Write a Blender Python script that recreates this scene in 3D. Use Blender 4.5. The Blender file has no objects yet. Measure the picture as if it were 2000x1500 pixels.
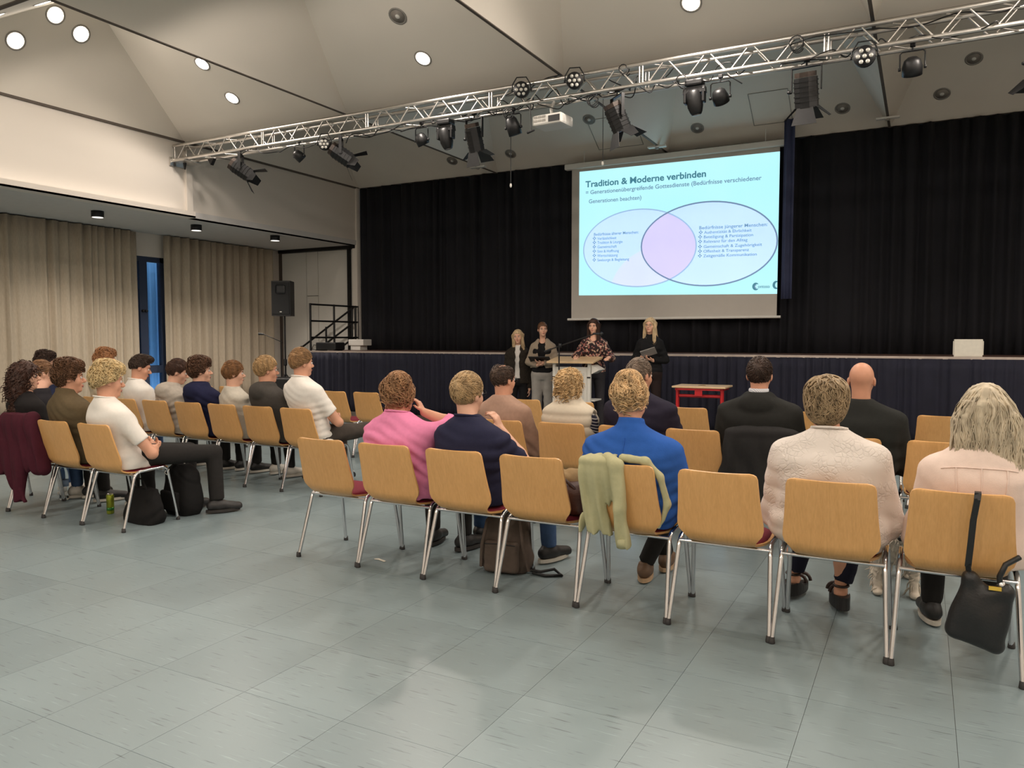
import bpy, bmesh, math, random
import numpy as np
from mathutils import Vector, Matrix, Euler

# ------------------------------------------------------------------ camera
SC = bpy.context.scene
COL = SC.collection
cam = bpy.data.cameras.new('camera'); camo = bpy.data.objects.new('camera', cam); COL.objects.link(camo)
cam.sensor_fit = 'HORIZONTAL'; cam.sensor_width = 36.0; cam.lens = 27.0
cam.clip_start = 0.05; cam.clip_end = 200
camo.location = (0, 0, 1.43)
camo.rotation_euler = (math.radians(90 - 3.36), 0, math.radians(28.1))
SC.camera = camo
# ------------------------------------------------------------------ world (blue dusk outside), exposure
W = bpy.data.worlds.new('dusk'); SC.world = W; W.use_nodes = True
bgn = W.node_tree.nodes['Background']; bgn.inputs[0].default_value = (0.30, 0.50, 0.74, 1); bgn.inputs[1].default_value = 5.0
SC.view_settings.view_transform = 'Standard'; SC.view_settings.look = 'None'
SC.view_settings.gamma = 1.0; SC.view_settings.use_curve_mapping = False
SC.view_settings.exposure = 0.0
COVE_W = 9.0          # watts of one cove strip
SPOT_W = 60.0          # watts of one ceiling downlight
SOFFIT_W = 210.0
LAMP_COL = (1.0, 0.89, 0.785)
SLIDE = 1.14            # luminance of the projected slide
try:
    SC.cycles.max_bounces = 5; SC.cycles.diffuse_bounces = 4; SC.cycles.glossy_bounces = 3; SC.cycles.transmission_bounces = 4; SC.cycles.use_denoising = True
    SC.cycles.caustics_reflective = False; SC.cycles.caustics_refractive = False; SC.cycles.adaptive_threshold = 0.05; SC.cycles.sample_clamp_indirect = 6.0
except Exception: pass

# ------------------------------------------------------------------ helpers
def s2l(c):
    c = c / 255.0
    return c / 12.92 if c <= 0.04045 else ((c + 0.055) / 1.055) ** 2.4
def rgb(r, g, b): return (s2l(r), s2l(g), s2l(b), 1.0)
def nodes(name):
    m = bpy.data.materials.new(name); m.use_nodes = True
    nt = m.node_tree; b = nt.nodes['Principled BSDF']
    return m, nt, b
def N(nt, typ, **kw):
    n = nt.nodes.new(typ)
    for k, v in kw.items(): setattr(n, k, v)
    return n
def mat(name, col, rough=0.6, metal=0.0, var=0.12, scale=8.0, stretch=(1, 1, 1), bump=0.0, bscale=None, spec=0.5, rnd=0.0, coord='Object', sheen=0.0, detail=3.0):
    """principled surface with noise in the colour, optional bump and per-object variation"""
    m, nt, b = nodes(name)
    tc = N(nt, 'ShaderNodeTexCoord'); mp = N(nt, 'ShaderNodeMapping'); mp.inputs['Scale'].default_value = stretch
    nt.links.new(tc.outputs[coord], mp.inputs[0])
    no = N(nt, 'ShaderNodeTexNoise'); no.inputs['Scale'].default_value = scale; no.inputs['Detail'].default_value = detail
    nt.links.new(mp.outputs[0], no.inputs['Vector'])
    ramp = N(nt, 'ShaderNodeMapRange'); ramp.inputs['To Min'].default_value = 1 - var; ramp.inputs['To Max'].default_value = 1 + var
    ramp.inputs['From Min'].default_value = 0.25; ramp.inputs['From Max'].default_value = 0.75
    nt.links.new(no.outputs[0], ramp.inputs[0])
    out = ramp.outputs[0]
    if rnd:
        oi = N(nt, 'ShaderNodeObjectInfo'); mr = N(nt, 'ShaderNodeMapRange')
        mr.inputs['To Min'].default_value = 1 - rnd; mr.inputs['To Max'].default_value = 1 + rnd
        nt.links.new(oi.outputs['Random'], mr.inputs[0])
        mu = N(nt, 'ShaderNodeMath', operation='MULTIPLY'); nt.links.new(out, mu.inputs[0]); nt.links.new(mr.outputs[0], mu.inputs[1]); out = mu.outputs[0]
    vm = N(nt, 'ShaderNodeVectorMath', operation='SCALE'); vm.inputs[0].default_value = col[:3]
    nt.links.new(out, vm.inputs['Scale']); nt.links.new(vm.outputs[0], b.inputs['Base Color'])
    b.inputs['Roughness'].default_value = rough; b.inputs['Metallic'].default_value = metal
    b.inputs['Specular IOR Level'].default_value = spec
    if sheen: b.inputs['Sheen Weight'].default_value = sheen
    if bump:
        n2 = N(nt, 'ShaderNodeTexNoise'); n2.inputs['Scale'].default_value = bscale or scale * 4; n2.inputs['Detail'].default_value = 4
        nt.links.new(mp.outputs[0], n2.inputs['Vector'])
        bp = N(nt, 'ShaderNodeBump'); bp.inputs['Strength'].default_value = bump; bp.inputs['Distance'].default_value = 0.01
        nt.links.new(n2.outputs[0], bp.inputs['Height']); nt.links.new(bp.outputs[0], b.inputs['Normal'])
    return m
def emit(name, col, s):
    m, nt, b = nodes(name); b.inputs['Base Color'].default_value = col
    b.inputs['Emission Color'].default_value = col; b.inputs['Emission Strength'].default_value = s
    b.inputs['Roughness'].default_value = 0.8
    return m

def mesh_np(name, V, Q, smooth=True):
    """mesh from numpy arrays, Q (n,3) or (n,4)"""
    V = np.asarray(V, np.float32); Q = np.asarray(Q, np.int32)
    me = bpy.data.meshes.new(name); n, k = Q.shape
    me.vertices.add(len(V)); me.vertices.foreach_set('co', V.ravel())
    me.loops.add(n * k); me.loops.foreach_set('vertex_index', Q.ravel())
    me.polygons.add(n); me.polygons.foreach_set('loop_start', np.arange(0, n * k, k, dtype=np.int32))
    me.polygons.foreach_set('use_smooth', np.full(n, smooth))
    me.update(calc_edges=True); me.validate()
    return me
class MB:
    """collects boxes, tubes, lathes into one mesh"""
    def __init__(s): s.v = []; s.f = []; s.sm = []
    def add(s, vs, fs, sm=False):
        o = len(s.v); s.v += [tuple(v) for v in vs]; s.f += [tuple(i + o for i in f) for f in fs]; s.sm += [sm] * len(fs); return s
    def box(s, c, h, R=None, bev=0.0):
        bm = bmesh.new(); bmesh.ops.create_cube(bm, size=2)
        for v in bm.verts: v.co = Vector((v.co.x * h[0], v.co.y * h[1], v.co.z * h[2]))
        if bev: bmesh.ops.bevel(bm, geom=bm.edges[:], offset=bev, segments=2, affect='EDGES', profile=0.5)
        bm.verts.index_update()
        vs = [(R @ v.co if R else v.co) + Vector(c) for v in bm.verts]
        fs = [[v.index for v in f.verts] for f in bm.faces]; bm.free()
        return s.add(vs, fs)
    def b2(s, lo, hi, bev=0.0):
        lo = Vector(lo); hi = Vector(hi); return s.box((lo + hi) / 2, (hi - lo) / 2, None, bev)
    def tube(s, pts, r, n=8, cap=True, sm=True):
        pts = [Vector(p) for p in pts]; K = len(pts); rs = r if isinstance(r, (list, tuple)) else [r] * K
        vs = []; u = None
        for i, p in enumerate(pts):
            t = (pts[min(i + 1, K - 1)] - pts[max(i - 1, 0)]).normalized()
            if u is None:
                u = t.orthogonal().normalized()
            else:
                u = (u - t * u.dot(t)); u = u.normalized() if u.length > 1e-6 else t.orthogonal().normalized()
            w = t.cross(u)
            for j in range(n):
                a = 2 * math.pi * j / n; vs.append(p + (u * math.cos(a) + w * math.sin(a)) * rs[i])
        fs = [(i * n + j, i * n + (j + 1) % n, (i + 1) * n + (j + 1) % n, (i + 1) * n + j) for i in range(K - 1) for j in range(n)]
        s.add(vs, fs, sm)
        if cap: s.add(vs[:n], [tuple(range(n))[::-1]]); s.add(vs[-n:], [tuple(range(n))])
        return s
    def lathe(s, prof, n=16, M=None, sm=True):
        """prof: (radius, height) pairs along local z"""
        vs = []; K = len(prof)
        for r, z in prof:
            for j in range(n):
                a = 2 * math.pi * j / n; v = Vector((r * math.cos(a), r * math.sin(a), z)); vs.append(M @ v if M else v)
        fs = [(i * n + j, i * n + (j + 1) % n, (i + 1) * n + (j + 1) % n, (i + 1) * n + j) for i in range(K - 1) for j in range(n)]
        fs += [tuple(range(n))[::-1], tuple((K - 1) * n + j for j in range(n))]
        return s.add(vs, fs, sm)
    def prism(s, pts, d, M=None):
        """2D outline (x,y) extruded along local z by d, centred"""
        n = len(pts); vs = [Vector((x, y, -d / 2)) for x, y in pts] + [Vector((x, y, d / 2)) for x, y in pts]
        if M: vs = [M @ v for v in vs]
        return s.add(vs, [tuple(range(n))[::-1], tuple(range(n, 2 * n))] + [(i, (i + 1) % n, n + (i + 1) % n, n + i) for i in range(n)])
    def mesh(s, name):
        me = bpy.data.meshes.new(name); me.from_pydata(s.v, [], s.f); me.update()
        me.polygons.foreach_set('use_smooth', s.sm); 
        return me
    def build(s, name, m, parent=None): return obj(name, s.mesh(name), m, parent)
def obj(name, me, m, parent=None, loc=None):
    if isinstance(me, MB): me = me.mesh(name)
    o = bpy.data.objects.new(name, me); COL.objects.link(o)
    if m is not None and len(me.materials) == 0: me.materials.append(m)
    if parent is not None: o.parent = parent
    if loc is not None: o.location = loc
    return o
def tag(o, label, cat, group=None):
    o['label'] = label; o['category'] = cat
    if group: o['group'] = group
    return o
def thing(name, label, cat, loc=(0, 0, 0), rz=0.0, group=None):
    o = bpy.data.objects.new(name, None); COL.objects.link(o); o.empty_display_size = 0.1
    o.location = loc; o.rotation_euler = (0, 0, rz); return tag(o, label, cat, group)
def struct(name, me, m, parent=None):
    o = obj(name, me, m, parent)
    if parent is None: o['kind'] = 'structure'
    return o
def copy_tree(o, parent=None):
    c = o.copy(); COL.objects.link(c)
    if parent is not None: c.parent = parent
    for ch in list(o.children): copy_tree(ch, c)
    return c
def rot(ax, deg): return Matrix.Rotation(math.radians(deg), 4, ax)
def frame(p, z, up=(0, 0, 1)):
    """4x4 with local z along z at p"""
    z = Vector(z).normalized(); x = Vector(up).cross(z)
    x = x.normalized() if x.length > 1e-5 else Vector((1, 0, 0)); y = z.cross(x)
    M = Matrix((x, y, z)).transposed().to_4x4(); M.translation = Vector(p); return M

# ------------------------------------------------------------------ materials
M = {}
M['plaster'] = mat('white_plaster', rgb(222, 214, 204), 0.85, var=0.03, scale=3, coord='Generated', detail=1)
M['ceiling'] = mat('ceiling_paint', rgb(228, 220, 208), 0.9, var=0.025, scale=1.5, detail=1)
M['joint'] = mat('dark_joint', rgb(92, 82, 74), 0.8, var=0.1)
M['soffit'] = mat('grey_soffit', rgb(204, 201, 198), 0.85, var=0.03)
M['panel'] = mat('partition_panel', rgb(216, 212, 204), 0.6, var=0.03, scale=2)
M['blackmetal'] = mat('black_metal', rgb(26, 25, 26), 0.45, 0.3, var=0.1)
M['black'] = mat('black_plastic', rgb(24, 24, 26), 0.5, var=0.15, scale=30)
M['housing'] = mat('black_lamp_housing', rgb(30, 30, 31), 0.42, 0.2, var=0.2, scale=25)
M['grille'] = mat('speaker_grille', rgb(16, 16, 17), 0.7, var=0.3, scale=150, bump=0.3)
M['chrome'] = mat('chrome_tube', (0.72, 0.72, 0.74, 1), 0.16, 1.0, var=0.05, scale=5)
M['alu'] = mat('aluminium_truss', (0.70, 0.67, 0.63, 1), 0.33, 1.0, var=0.08, scale=12)
M['foot'] = mat('grey_rubber', rgb(52, 50, 50), 0.7)
M['drape'] = mat('black_drape', rgb(16, 16, 23), 0.9, var=0.2, scale=4, sheen=0.0)
M['skirt'] = mat('navy_skirt', rgb(28, 29, 46), 0.85, var=0.15, scale=6)
M['deck'] = mat('stage_deck', rgb(92, 66, 56), 0.6, var=0.15, scale=10)
M['beige'] = mat('beige_curtain', rgb(182, 168, 148), 0.9, var=0.07, scale=60, stretch=(1, 1, .25), detail=1)
M['wframe'] = mat('dark_blue_frame', rgb(52, 62, 84), 0.5, var=0.05)
M['screen'] = mat('screen_fabric', rgb(196, 190, 182), 0.9, var=0.02)
M['white'] = mat('white_plastic', rgb(222, 219, 212), 0.5, var=0.03)
M['paper'] = mat('paper', rgb(228, 222, 208), 0.8, var=0.05, scale=20)
M['cloth_burg'] = mat('burgundy_upholstery', rgb(120, 28, 48), 0.9, var=0.12, scale=180, bump=0.2, bscale=400)
M['red'] = mat('red_steel', rgb(190, 32, 38), 0.4, var=0.05)
M['lens'] = mat('lamp_lens', rgb(150, 150, 150), 0.2, 0.4, var=0.1)
M['lampon'] = emit('lit_lamp', (1.0, 0.9, 0.76, 1), 14.0)
M['lampdim'] = emit('soffit_lamp', (1.0, 0.95, 0.88, 1), 1.1)
M['cable'] = mat('black_cable', rgb(22, 21, 21), 0.5)
M['rim'] = mat('lamp_rim', rgb(150, 145, 138), 0.5, 0.2)
M['recess'] = mat('lamp_recess', rgb(138, 131, 123), 0.6, 0.0, var=0.1)

def wood_mat(name, col, dark, scale=1.0, axis='Z', rough=0.35, rnd=0.06, seed=0):
    m, nt, b = nodes(name)
    tc = N(nt, 'ShaderNodeTexCoord'); oi = N(nt, 'ShaderNodeObjectInfo')
    sh = N(nt, 'ShaderNodeVectorMath', operation='ADD'); sc_ = N(nt, 'ShaderNodeVectorMath', operation='SCALE')
    cmb = N(nt, 'ShaderNodeCombineXYZ')
    for i in range(3): nt.links.new(oi.outputs['Random'], cmb.inputs[i])
    sc_.inputs['Scale'].default_value = 37.0; nt.links.new(cmb.outputs[0], sc_.inputs[0])
    nt.links.new(tc.outputs['Object'], sh.inputs[0]); nt.links.new(sc_.outputs[0], sh.inputs[1])
    mp = N(nt, 'ShaderNodeMapping'); st = {'Z': (1, .3, .16), 'X': (.16, 1, 1)}[axis]
    mp.inputs['Scale'].default_value = tuple(a * scale for a in st); nt.links.new(sh.outputs[0], mp.inputs[0])
    n1 = N(nt, 'ShaderNodeTexNoise'); n1.inputs['Scale'].default_value = 9; n1.inputs['Detail'].default_value = 2; n1.inputs['Distortion'].default_value = 0.6
    nt.links.new(mp.outputs[0], n1.inputs['Vector'])
    sn = N(nt, 'ShaderNodeMath', operation='MULTIPLY'); sn.inputs[1].default_value = 46; nt.links.new(n1.outputs[0], sn.inputs[0])
    si = N(nt, 'ShaderNodeMath', operation='SINE'); nt.links.new(sn.outputs[0], si.inputs[0])
    n2 = N(nt, 'ShaderNodeTexNoise'); n2.inputs['Scale'].default_value = 160; n2.inputs['Detail'].default_value = 2; nt.links.new(mp.outputs[0], n2.inputs['Vector'])
    ad = N(nt, 'ShaderNodeMath', operation='MULTIPLY_ADD'); ad.inputs[1].default_value = 0.09; nt.links.new(si.outputs[0], ad.inputs[0]); nt.links.new(n2.outputs[0], ad.inputs[2])
    mr = N(nt, 'ShaderNodeMapRange'); mr.inputs['From Min'].default_value = 0.2; mr.inputs['From Max'].default_value = 0.8; nt.links.new(ad.outputs[0], mr.inputs[0])
    mx = N(nt, 'ShaderNodeMix', data_type='RGBA'); mx.inputs['A'].default_value = dark; mx.inputs['B'].default_value = col
    nt.links.new(mr.outputs[0], mx.inputs['Factor'])
    rr = N(nt, 'ShaderNodeMapRange'); rr.inputs['To Min'].default_value = 1 - rnd; rr.inputs['To Max'].default_value = 1 + rnd; nt.links.new(oi.outputs['Random'], rr.inputs[0])
    vs = N(nt, 'ShaderNodeVectorMath', operation='SCALE'); nt.links.new(mx.outputs['Result'], vs.inputs[0]); nt.links.new(rr.outputs[0], vs.inputs['Scale'])
    nt.links.new(vs.outputs[0], b.inputs['Base Color']); b.inputs['Roughness'].default_value = rough
    return m
M['beech'] = wood_mat('beech_plywood', rgb(226, 174, 112), rgb(213, 160, 99))
M['beechtop'] = wood_mat('pale_beech', rgb(226, 196, 156), rgb(208, 174, 132), axis='X')

def floor_mat():
    m, nt, b = nodes('blue_grey_linoleum')
    tc = N(nt, 'ShaderNodeTexCoord'); geo = N(nt, 'ShaderNodeNewGeometry')
    pos = geo.outputs['Position']
    # tone of each tile
    dv = N(nt, 'ShaderNodeVectorMath', operation='MULTIPLY'); dv.inputs[1].default_value = (1 / TX, 1 / TY, 0)
    sb = N(nt, 'ShaderNodeVectorMath', operation='SUBTRACT'); sb.inputs[1].default_value = (TX0, TY0, 0)
    nt.links.new(pos, sb.inputs[0]); nt.links.new(sb.outputs[0], dv.inputs[0])
    fl = N(nt, 'ShaderNodeVectorMath', operation='FLOOR'); nt.links.new(dv.outputs[0], fl.inputs[0])
    wn = N(nt, 'ShaderNodeTexWhiteNoise'); nt.links.new(fl.outputs[0], wn.inputs['Vector'])
    tone = N(nt, 'ShaderNodeMapRange'); tone.inputs['To Min'].default_value = 0.94; tone.inputs['To Max'].default_value = 1.06; nt.links.new(wn.outputs['Value'], tone.inputs[0])
    # pressed streaks running along x
    mp = N(nt, 'ShaderNodeMapping'); mp.inputs['Scale'].default_value = (2.2, 34, 1); nt.links.new(pos, mp.inputs[0])
    n1 = N(nt, 'ShaderNodeTexNoise'); n1.inputs['Scale'].default_value = 3.0; n1.inputs['Detail'].default_value = 4; nt.links.new(mp.outputs[0], n1.inputs['Vector'])
    dk = N(nt, 'ShaderNodeMapRange'); dk.inputs['From Min'].default_value = 0.30; dk.inputs['From Max'].default_value = 0.37; dk.inputs['To Min'].default_value = 0.5; dk.inputs['To Max'].default_value = 1.0; nt.links.new(n1.outputs[0], dk.inputs[0])
    lt = N(nt, 'ShaderNodeMapRange'); lt.inputs['From Min'].default_value = 0.63; lt.inputs['From Max'].default_value = 0.72; lt.inputs['To Min'].default_value = 1.0; lt.inputs['To Max'].default_value = 1.28; nt.links.new(n1.outputs[0], lt.inputs[0])
    n2 = N(nt, 'ShaderNodeTexNoise'); n2.inputs['Scale'].default_value = 1.3; n2.inputs['Detail'].default_value = 3; nt.links.new(pos, n2.inputs['Vector'])
    bl = N(nt, 'ShaderNodeMapRange'); bl.inputs['From Min'].default_value = 0.3; bl.inputs['From Max'].default_value = 0.7; bl.inputs['To Min'].default_value = 0.93; bl.inputs['To Max'].default_value = 1.07; nt.links.new(n2.outputs[0], bl.inputs[0])
    a = N(nt, 'ShaderNodeMath', operation='MULTIPLY'); nt.links.new(tone.outputs[0], a.inputs[0]); nt.links.new(dk.outputs[0], a.inputs[1])
    c = N(nt, 'ShaderNodeMath', operation='MULTIPLY'); nt.links.new(a.outputs[0], c.inputs[0]); nt.links.new(lt.outputs[0], c.inputs[1])
    d = N(nt, 'ShaderNodeMath', operation='MULTIPLY'); nt.links.new(c.outputs[0], d.inputs[0]); nt.links.new(bl.outputs[0], d.inputs[1])
    vs = N(nt, 'ShaderNodeVectorMath', operation='SCALE'); vs.inputs[0].default_value = FLOORCOL[:3]; nt.links.new(d.outputs[0], vs.inputs['Scale'])
    nt.links.new(vs.outputs[0], b.inputs['Base Color'])
    rr = N(nt, 'ShaderNodeMapRange'); rr.inputs['To Min'].default_value = 0.26; rr.inputs['To Max'].default_value = 0.42; nt.links.new(n2.outputs[0], rr.inputs[0]); nt.links.new(rr.outputs[0], b.inputs['Roughness'])
    return m
TX, TY = 0.507, 0.507; TX0, TY0 = -0.361, 2.168 - 8 * 0.507
FLOORCOL = rgb(130, 145, 149)
M['floor'] = floor_mat()

# ------------------------------------------------------------------ setting
XW, XC, XR = -11.1, -13.4, 6.4            # upper wall, curtain wall, right wall
YB, YF, YS = 13.6, -4.4, 11.9             # backdrop, wall behind camera, stage front
ZC, ZS, ZD = 4.74, 3.50, 1.19             # ceiling edge, soffit, stage deck
XL = [-11.1, -7.6, -4.1, -0.55, 2.95, 6.45]
YL = [13.6, 9.05, 4.55, 0.05, -4.45]
fl = struct('floor', MB().b2((XC - .3, YF - .1, -.12), (XR + .2, YB + .2, -.004)), M['joint'])
# single linoleum tiles: the largest in view as parts, the rest joined
tm = MB().b2((-TX / 2 + .0008, -TY / 2 + .0008, -.004), (TX / 2 - .0008, TY / 2 - .0008, 0), ).mesh('floor_tile'); tm.materials.append(M['floor'])
cells = []
for i in range(-26, 14):
    for j in range(-5, 25):
        x = TX0 + (i + .5) * TX; y = TY0 + (j + .5) * TY
        if not (XC - .2 < x < XR and YF < y < YB): continue
        dx, dy = x, y
        dep = -dx * math.sin(math.radians(28.1)) + dy * math.cos(math.radians(28.1)); lat = dx * math.cos(math.radians(28.1)) + dy * math.sin(math.radians(28.1))
        vis = dep > 1.9 and abs(lat) < dep * .72 + .4 and y < YS
        cells.append((dep if vis else 999 + abs(dep), x, y))
cells.sort()
for d, x, y in cells[:290]:
    obj('tile', tm, None, fl, (x, y, 0))
rest = MB()
for d, x, y in cells[290:]:
    rest.b2((x - TX / 2 + .0008, y - TY / 2 + .0008, -.004), (x + TX / 2 - .0008, y + TY / 2 - .0008, 0))
o = rest.build('tile_field', M['floor'], fl); o['kind'] = 'stuff'

# ceiling: hipped coffers
ce = struct('ceiling', MB().b2((XC - .3, YF - .2, 6.3), (XR + .3, YB + .6, 6.4)), M['ceiling'])
IX, IY, IZ = 0.75, 1.9, 1.2
for a in range(5):
    for b_ in range(4):
        x0, x1, y1, y0 = XL[a] + .018, XL[a + 1] - .018, YL[b_] - .018, YL[b_ + 1] + .018
        vs = [(x0, y0, ZC), (x1, y0, ZC), (x1, y1, ZC), (x0, y1, ZC), (x0 + IX, y0 + IY, ZC + IZ), (x1 - IX, y0 + IY, ZC + IZ), (x1 - IX, y1 - IY, ZC + IZ), (x0 + IX, y1 - IY, ZC + IZ)]
        m_ = MB().add(vs, [(0, 4, 5, 1), (1, 5, 6, 2), (2, 6, 7, 3), (3, 7, 4, 0), (4, 7, 6, 5)])
        m_.build('coffer', M['ceiling'], ce)
jm = MB()
for x in XL[1:-1]: jm.b2((x - .018, YF, ZC - .012), (x + .018, YB, ZC + .10))
for y in YL[1:-1]: jm.b2((XW, y - .022, ZC - .012), (XR, y + .022, ZC + .10))
jm.b2((XW - .0, YF, ZC - .014), (XW + .03, YB, ZC + .06))
jm.b2((XW, YB - .03, ZC - .0), (XR, YB + .03, ZC + .06))
struct('trim_1', jm, M['joint'])
# walls
struct('wall_left', MB().b2((XW - .16, YF, ZS), (XW, YB + .02, ZC + .1)), M['plaster'])
lt = MB().b2((XW, YF, ZS - .03), (XW + .2, 9.06, ZS + .0)).b2((XW + .18, YF, ZS - .03), (XW + .2, 9.06, ZS + .07)).b2((XW, 9.02, ZS + .0), (XW + .05, 9.14, 4.6))
lt.b2((XR - .2, YF, ZS - .03), (XR, 9.06, ZS)).b2((XR - .2, YF, ZS - .03), (XR - .18, 9.06, ZS + .07)).b2((XC, YF, ZS - .03), (XR, YF + .2, ZS)).b2((XC, YF + .18, ZS - .03), (XR, YF + .2, ZS + .07))
struct('trim_2', lt, M['plaster'])
struct('wall_left_soffit', MB().b2((XC - .3, YF, ZS), (XW + .02, YB + .1, ZS + .1)), M['soffit'])
wl = MB()  # outer wall behind the curtains with the window opening
WY0, WY1, WZ1 = 9.55, 10.45, 3.05
wl.b2((XC - .3, YF, 0), (XC - .12, WY0, ZS)).b2((XC - .3, WY1, 0), (XC - .12, YB + .2, ZS)).b2((XC - .3, WY0, WZ1), (XC - .12, WY1, ZS))
struct('wall_curtain_side', wl, M['plaster'])
struct('wall_right', MB().b2((XR, YF - .1, 0), (XR + .2, YB + .6, ZC + .1)), M['plaster'])
struct('wall_behind', MB().b2((XC - .3, YF - .2, 0), (XR + .2, YF, ZC + .1)), M['plaster'])
struct('wall_stage', MB().b2((XW - .2, YB + .3, 0), (XR + .2, YB + .5, ZC + .2)), M['drape'])
struct('trim_3', MB().b2((XW - .1, YB - .14, 0), (XW + .035, YB + .3, ZC)), M['plaster'])   # white end post by the backdrop
# folding partition in the recess
pw = struct('wall_partition', MB().b2((XC - .3, YB - .02, 0), (XW - .1, YB + .1, ZS)), M['joint'])
def pnl(x0, x1, z0, z1): MB().b2((x0 + .007, YB - .06, z0 + .007), (x1 - .007, YB - .021, z1 - .007)).build('partition_panel', M['panel'], pw)
px = [XC + .02, -12.62, -12.27, XW - .12]
pnl(px[0], px[1], 0, 3.43); pnl(px[2], px[3], 0, 3.43); pnl(px[1], px[2], 0, 2.42); pnl(px[1], px[2], 2.42, 3.43)
struct('trim_4', MB().b2((XC, YB - .16, 3.43), (XW - .02, YB - .02, 3.5)).b2((XW - .26, YB - .13, 0), (XW - .19, YB - .065, 3.45)), M['blackmetal'])
# window: frame, two leaves, panes, and the ribbed facade outside
wn = struct('window_1', MB().b2((XC - .24, WY0, 0), (XC - .14, WY0 + .09, WZ1)).b2((XC - .24, WY1 - .09, 0), (XC - .14, WY1, WZ1)).b2((XC - .24, WY0, WZ1 - .1), (XC - .14, WY1, WZ1))
            .b2((XC - .24, WY0, 0), (XC - .14, WY1, .1)), M['wframe'])
gl, nt_, b_ = nodes('window_glass'); b_.inputs['Base Color'].default_value = (.8, .9, 1, 1); b_.inputs['Transmission Weight'].default_value = 1; b_.inputs['Roughness'].default_value = .03; b_.inputs['IOR'].default_value = 1.1
for y0, y1 in ((WY0 + .09, WY0 + .33), (WY0 + .50, WY1 - .09)):
    for z0, z1 in ((.12, .75), (.9, WZ1 - .12)):
        MB().b2((XC - .2, y0, z0), (XC - .192, y1, z1)).build('pane', gl, wn)
MB().b2((XC - .25, WY0 + .33, .1), (XC - .12, WY0 + .50, WZ1 - .1)).build('mullion', M['wframe'], wn)
MB().b2((XC - .23, WY0 + .09, .75), (XC - .14, WY1 - .09, .9)).build('transom', M['wframe'], wn)
for s in (-.035, .035): MB().lathe([(.028, 0), (.028, .03), (.02, .05)], 12, frame((XC - .12, WY0 + .415 + s, 1.98), (1, 0, 0))).build('handle', M['black'], wn)
rb = MB(); vs = []; 
for k in range(121):
    y = 8.2 + k * .03; d = .035 if k % 6 < 2 else 0.0
    vs += [(XC - .75 + d, y, -.2), (XC - .75 + d, y, 3.6)]
rb.add(vs, [(2 * k, 2 * k + 2, 2 * k + 3, 2 * k + 1) for k in range(120)])
tag(rb.build('ribbed_facade', mat('blue_metal_cladding', rgb(168, 200, 226), .5, var=.04)), 'pale blue ribbed cladding seen outside through the window', 'facade')

# drapes -----------------------------------------------------------------
def drape(name, m, p0, p1, z0, z1, amp, wl_, label, cat, seed=1, thick=.004, zn=8, taper=0.0, fine=0.3):
    """hanging cloth between p0 and p1 (plan) with gathered folds"""
    rng = np.random.RandomState(seed); p0 = np.array(p0, float); p1 = np.array(p1, float); L = np.linalg.norm(p1 - p0)
    n = int(L / (wl_ / 9)) + 1; t = np.linspace(0, 1, n); dirv = (p1 - p0) / L; nor = np.array([-dirv[1], dirv[0]])
    s = t * L; ph = np.cumsum(1 + .45 * np.interp(s, np.arange(0, L + wl_, wl_ * .7), rng.randn(len(np.arange(0, L + wl_, wl_ * .7))))) * (s[1] - s[0]) * 2 * np.pi / wl_
    am = amp * (1 + .4 * np.interp(s, np.arange(0, L + .3, .3), rng.randn(len(np.arange(0, L + .3, .3)))))
    zz = np.linspace(z0, z1, zn); V = []
    for z in zz:
        q = (z - z0) / (z1 - z0); w = am * (1 - taper * q) * np.sin(ph + .25 * np.sin(q * 3 + s)) + am * fine * np.sin(2.3 * ph + 1 + q)
        P = p0[None] + dirv[None] * s[:, None] + nor[None] * w[:, None]
        V.append(np.column_stack([P, np.full(n, z)]))
    V = np.array(V); A = V.reshape(-1, 3)
    I = np.arange(zn * n).reshape(zn, n)
    Q = np.stack([I[:-1, :-1], I[:-1, 1:], I[1:, 1:], I[1:, :-1]], -1).reshape(-1, 4)
    off = np.array([nor[0], nor[1], 0]) * thick; B = A + off; nA = len(A)
    edge = np.concatenate([I[0, :], I[1:, -1], I[-1, -2::-1], I[-2:0:-1, 0]])
    E = np.stack([edge, edge + nA, np.roll(edge, -1) + nA, np.roll(edge, -1)], -1)
    o = obj(name, mesh_np(name, np.vstack([A, B]), np.vstack([Q, Q[:, ::-1] + nA, E])), m)
    return tag(o, label, cat)
drape('backdrop_curtain', M['drape'], (XW + .04, YB - .05), (XR, YB - .05), ZD, ZC - .01, .05, .24, 'tall black backdrop curtain hanging across the back of the stage', 'curtain', 3)
drape('leg_curtain', mat('spill_tinted_drape', rgb(56, 62, 92), .8), (-2.06, 13.15), (-1.89, 13.15), 2.08, 4.95, .03, .1, 'narrow dark drape hanging right beside the projection screen', 'curtain', 4)  # colour lifted towards blue to stand for screen light on the folds
drape('stage_skirt', M['skirt'], (XW - .05, YS - .03), (XR, YS - .03), 0.005, ZD - .03, .018, .13, 'pleated navy skirt along the front of the stage', 'stage skirt', 5)
drape('window_curtain', M['beige'], (XC + .06, YF + .1), (XC + .06, 9.72), .03, ZS - .02, .045, .2, 'long beige curtain covering the wall left of the window gap', 'curtain', 6, zn=10)
drape('window_curtain', M['beige'], (XC + .06, 10.33), (XC + .06, 13.2), .03, ZS - .02, .05, .21, 'beige curtain between the window gap and the white partition', 'curtain', 7, zn=10)

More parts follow.
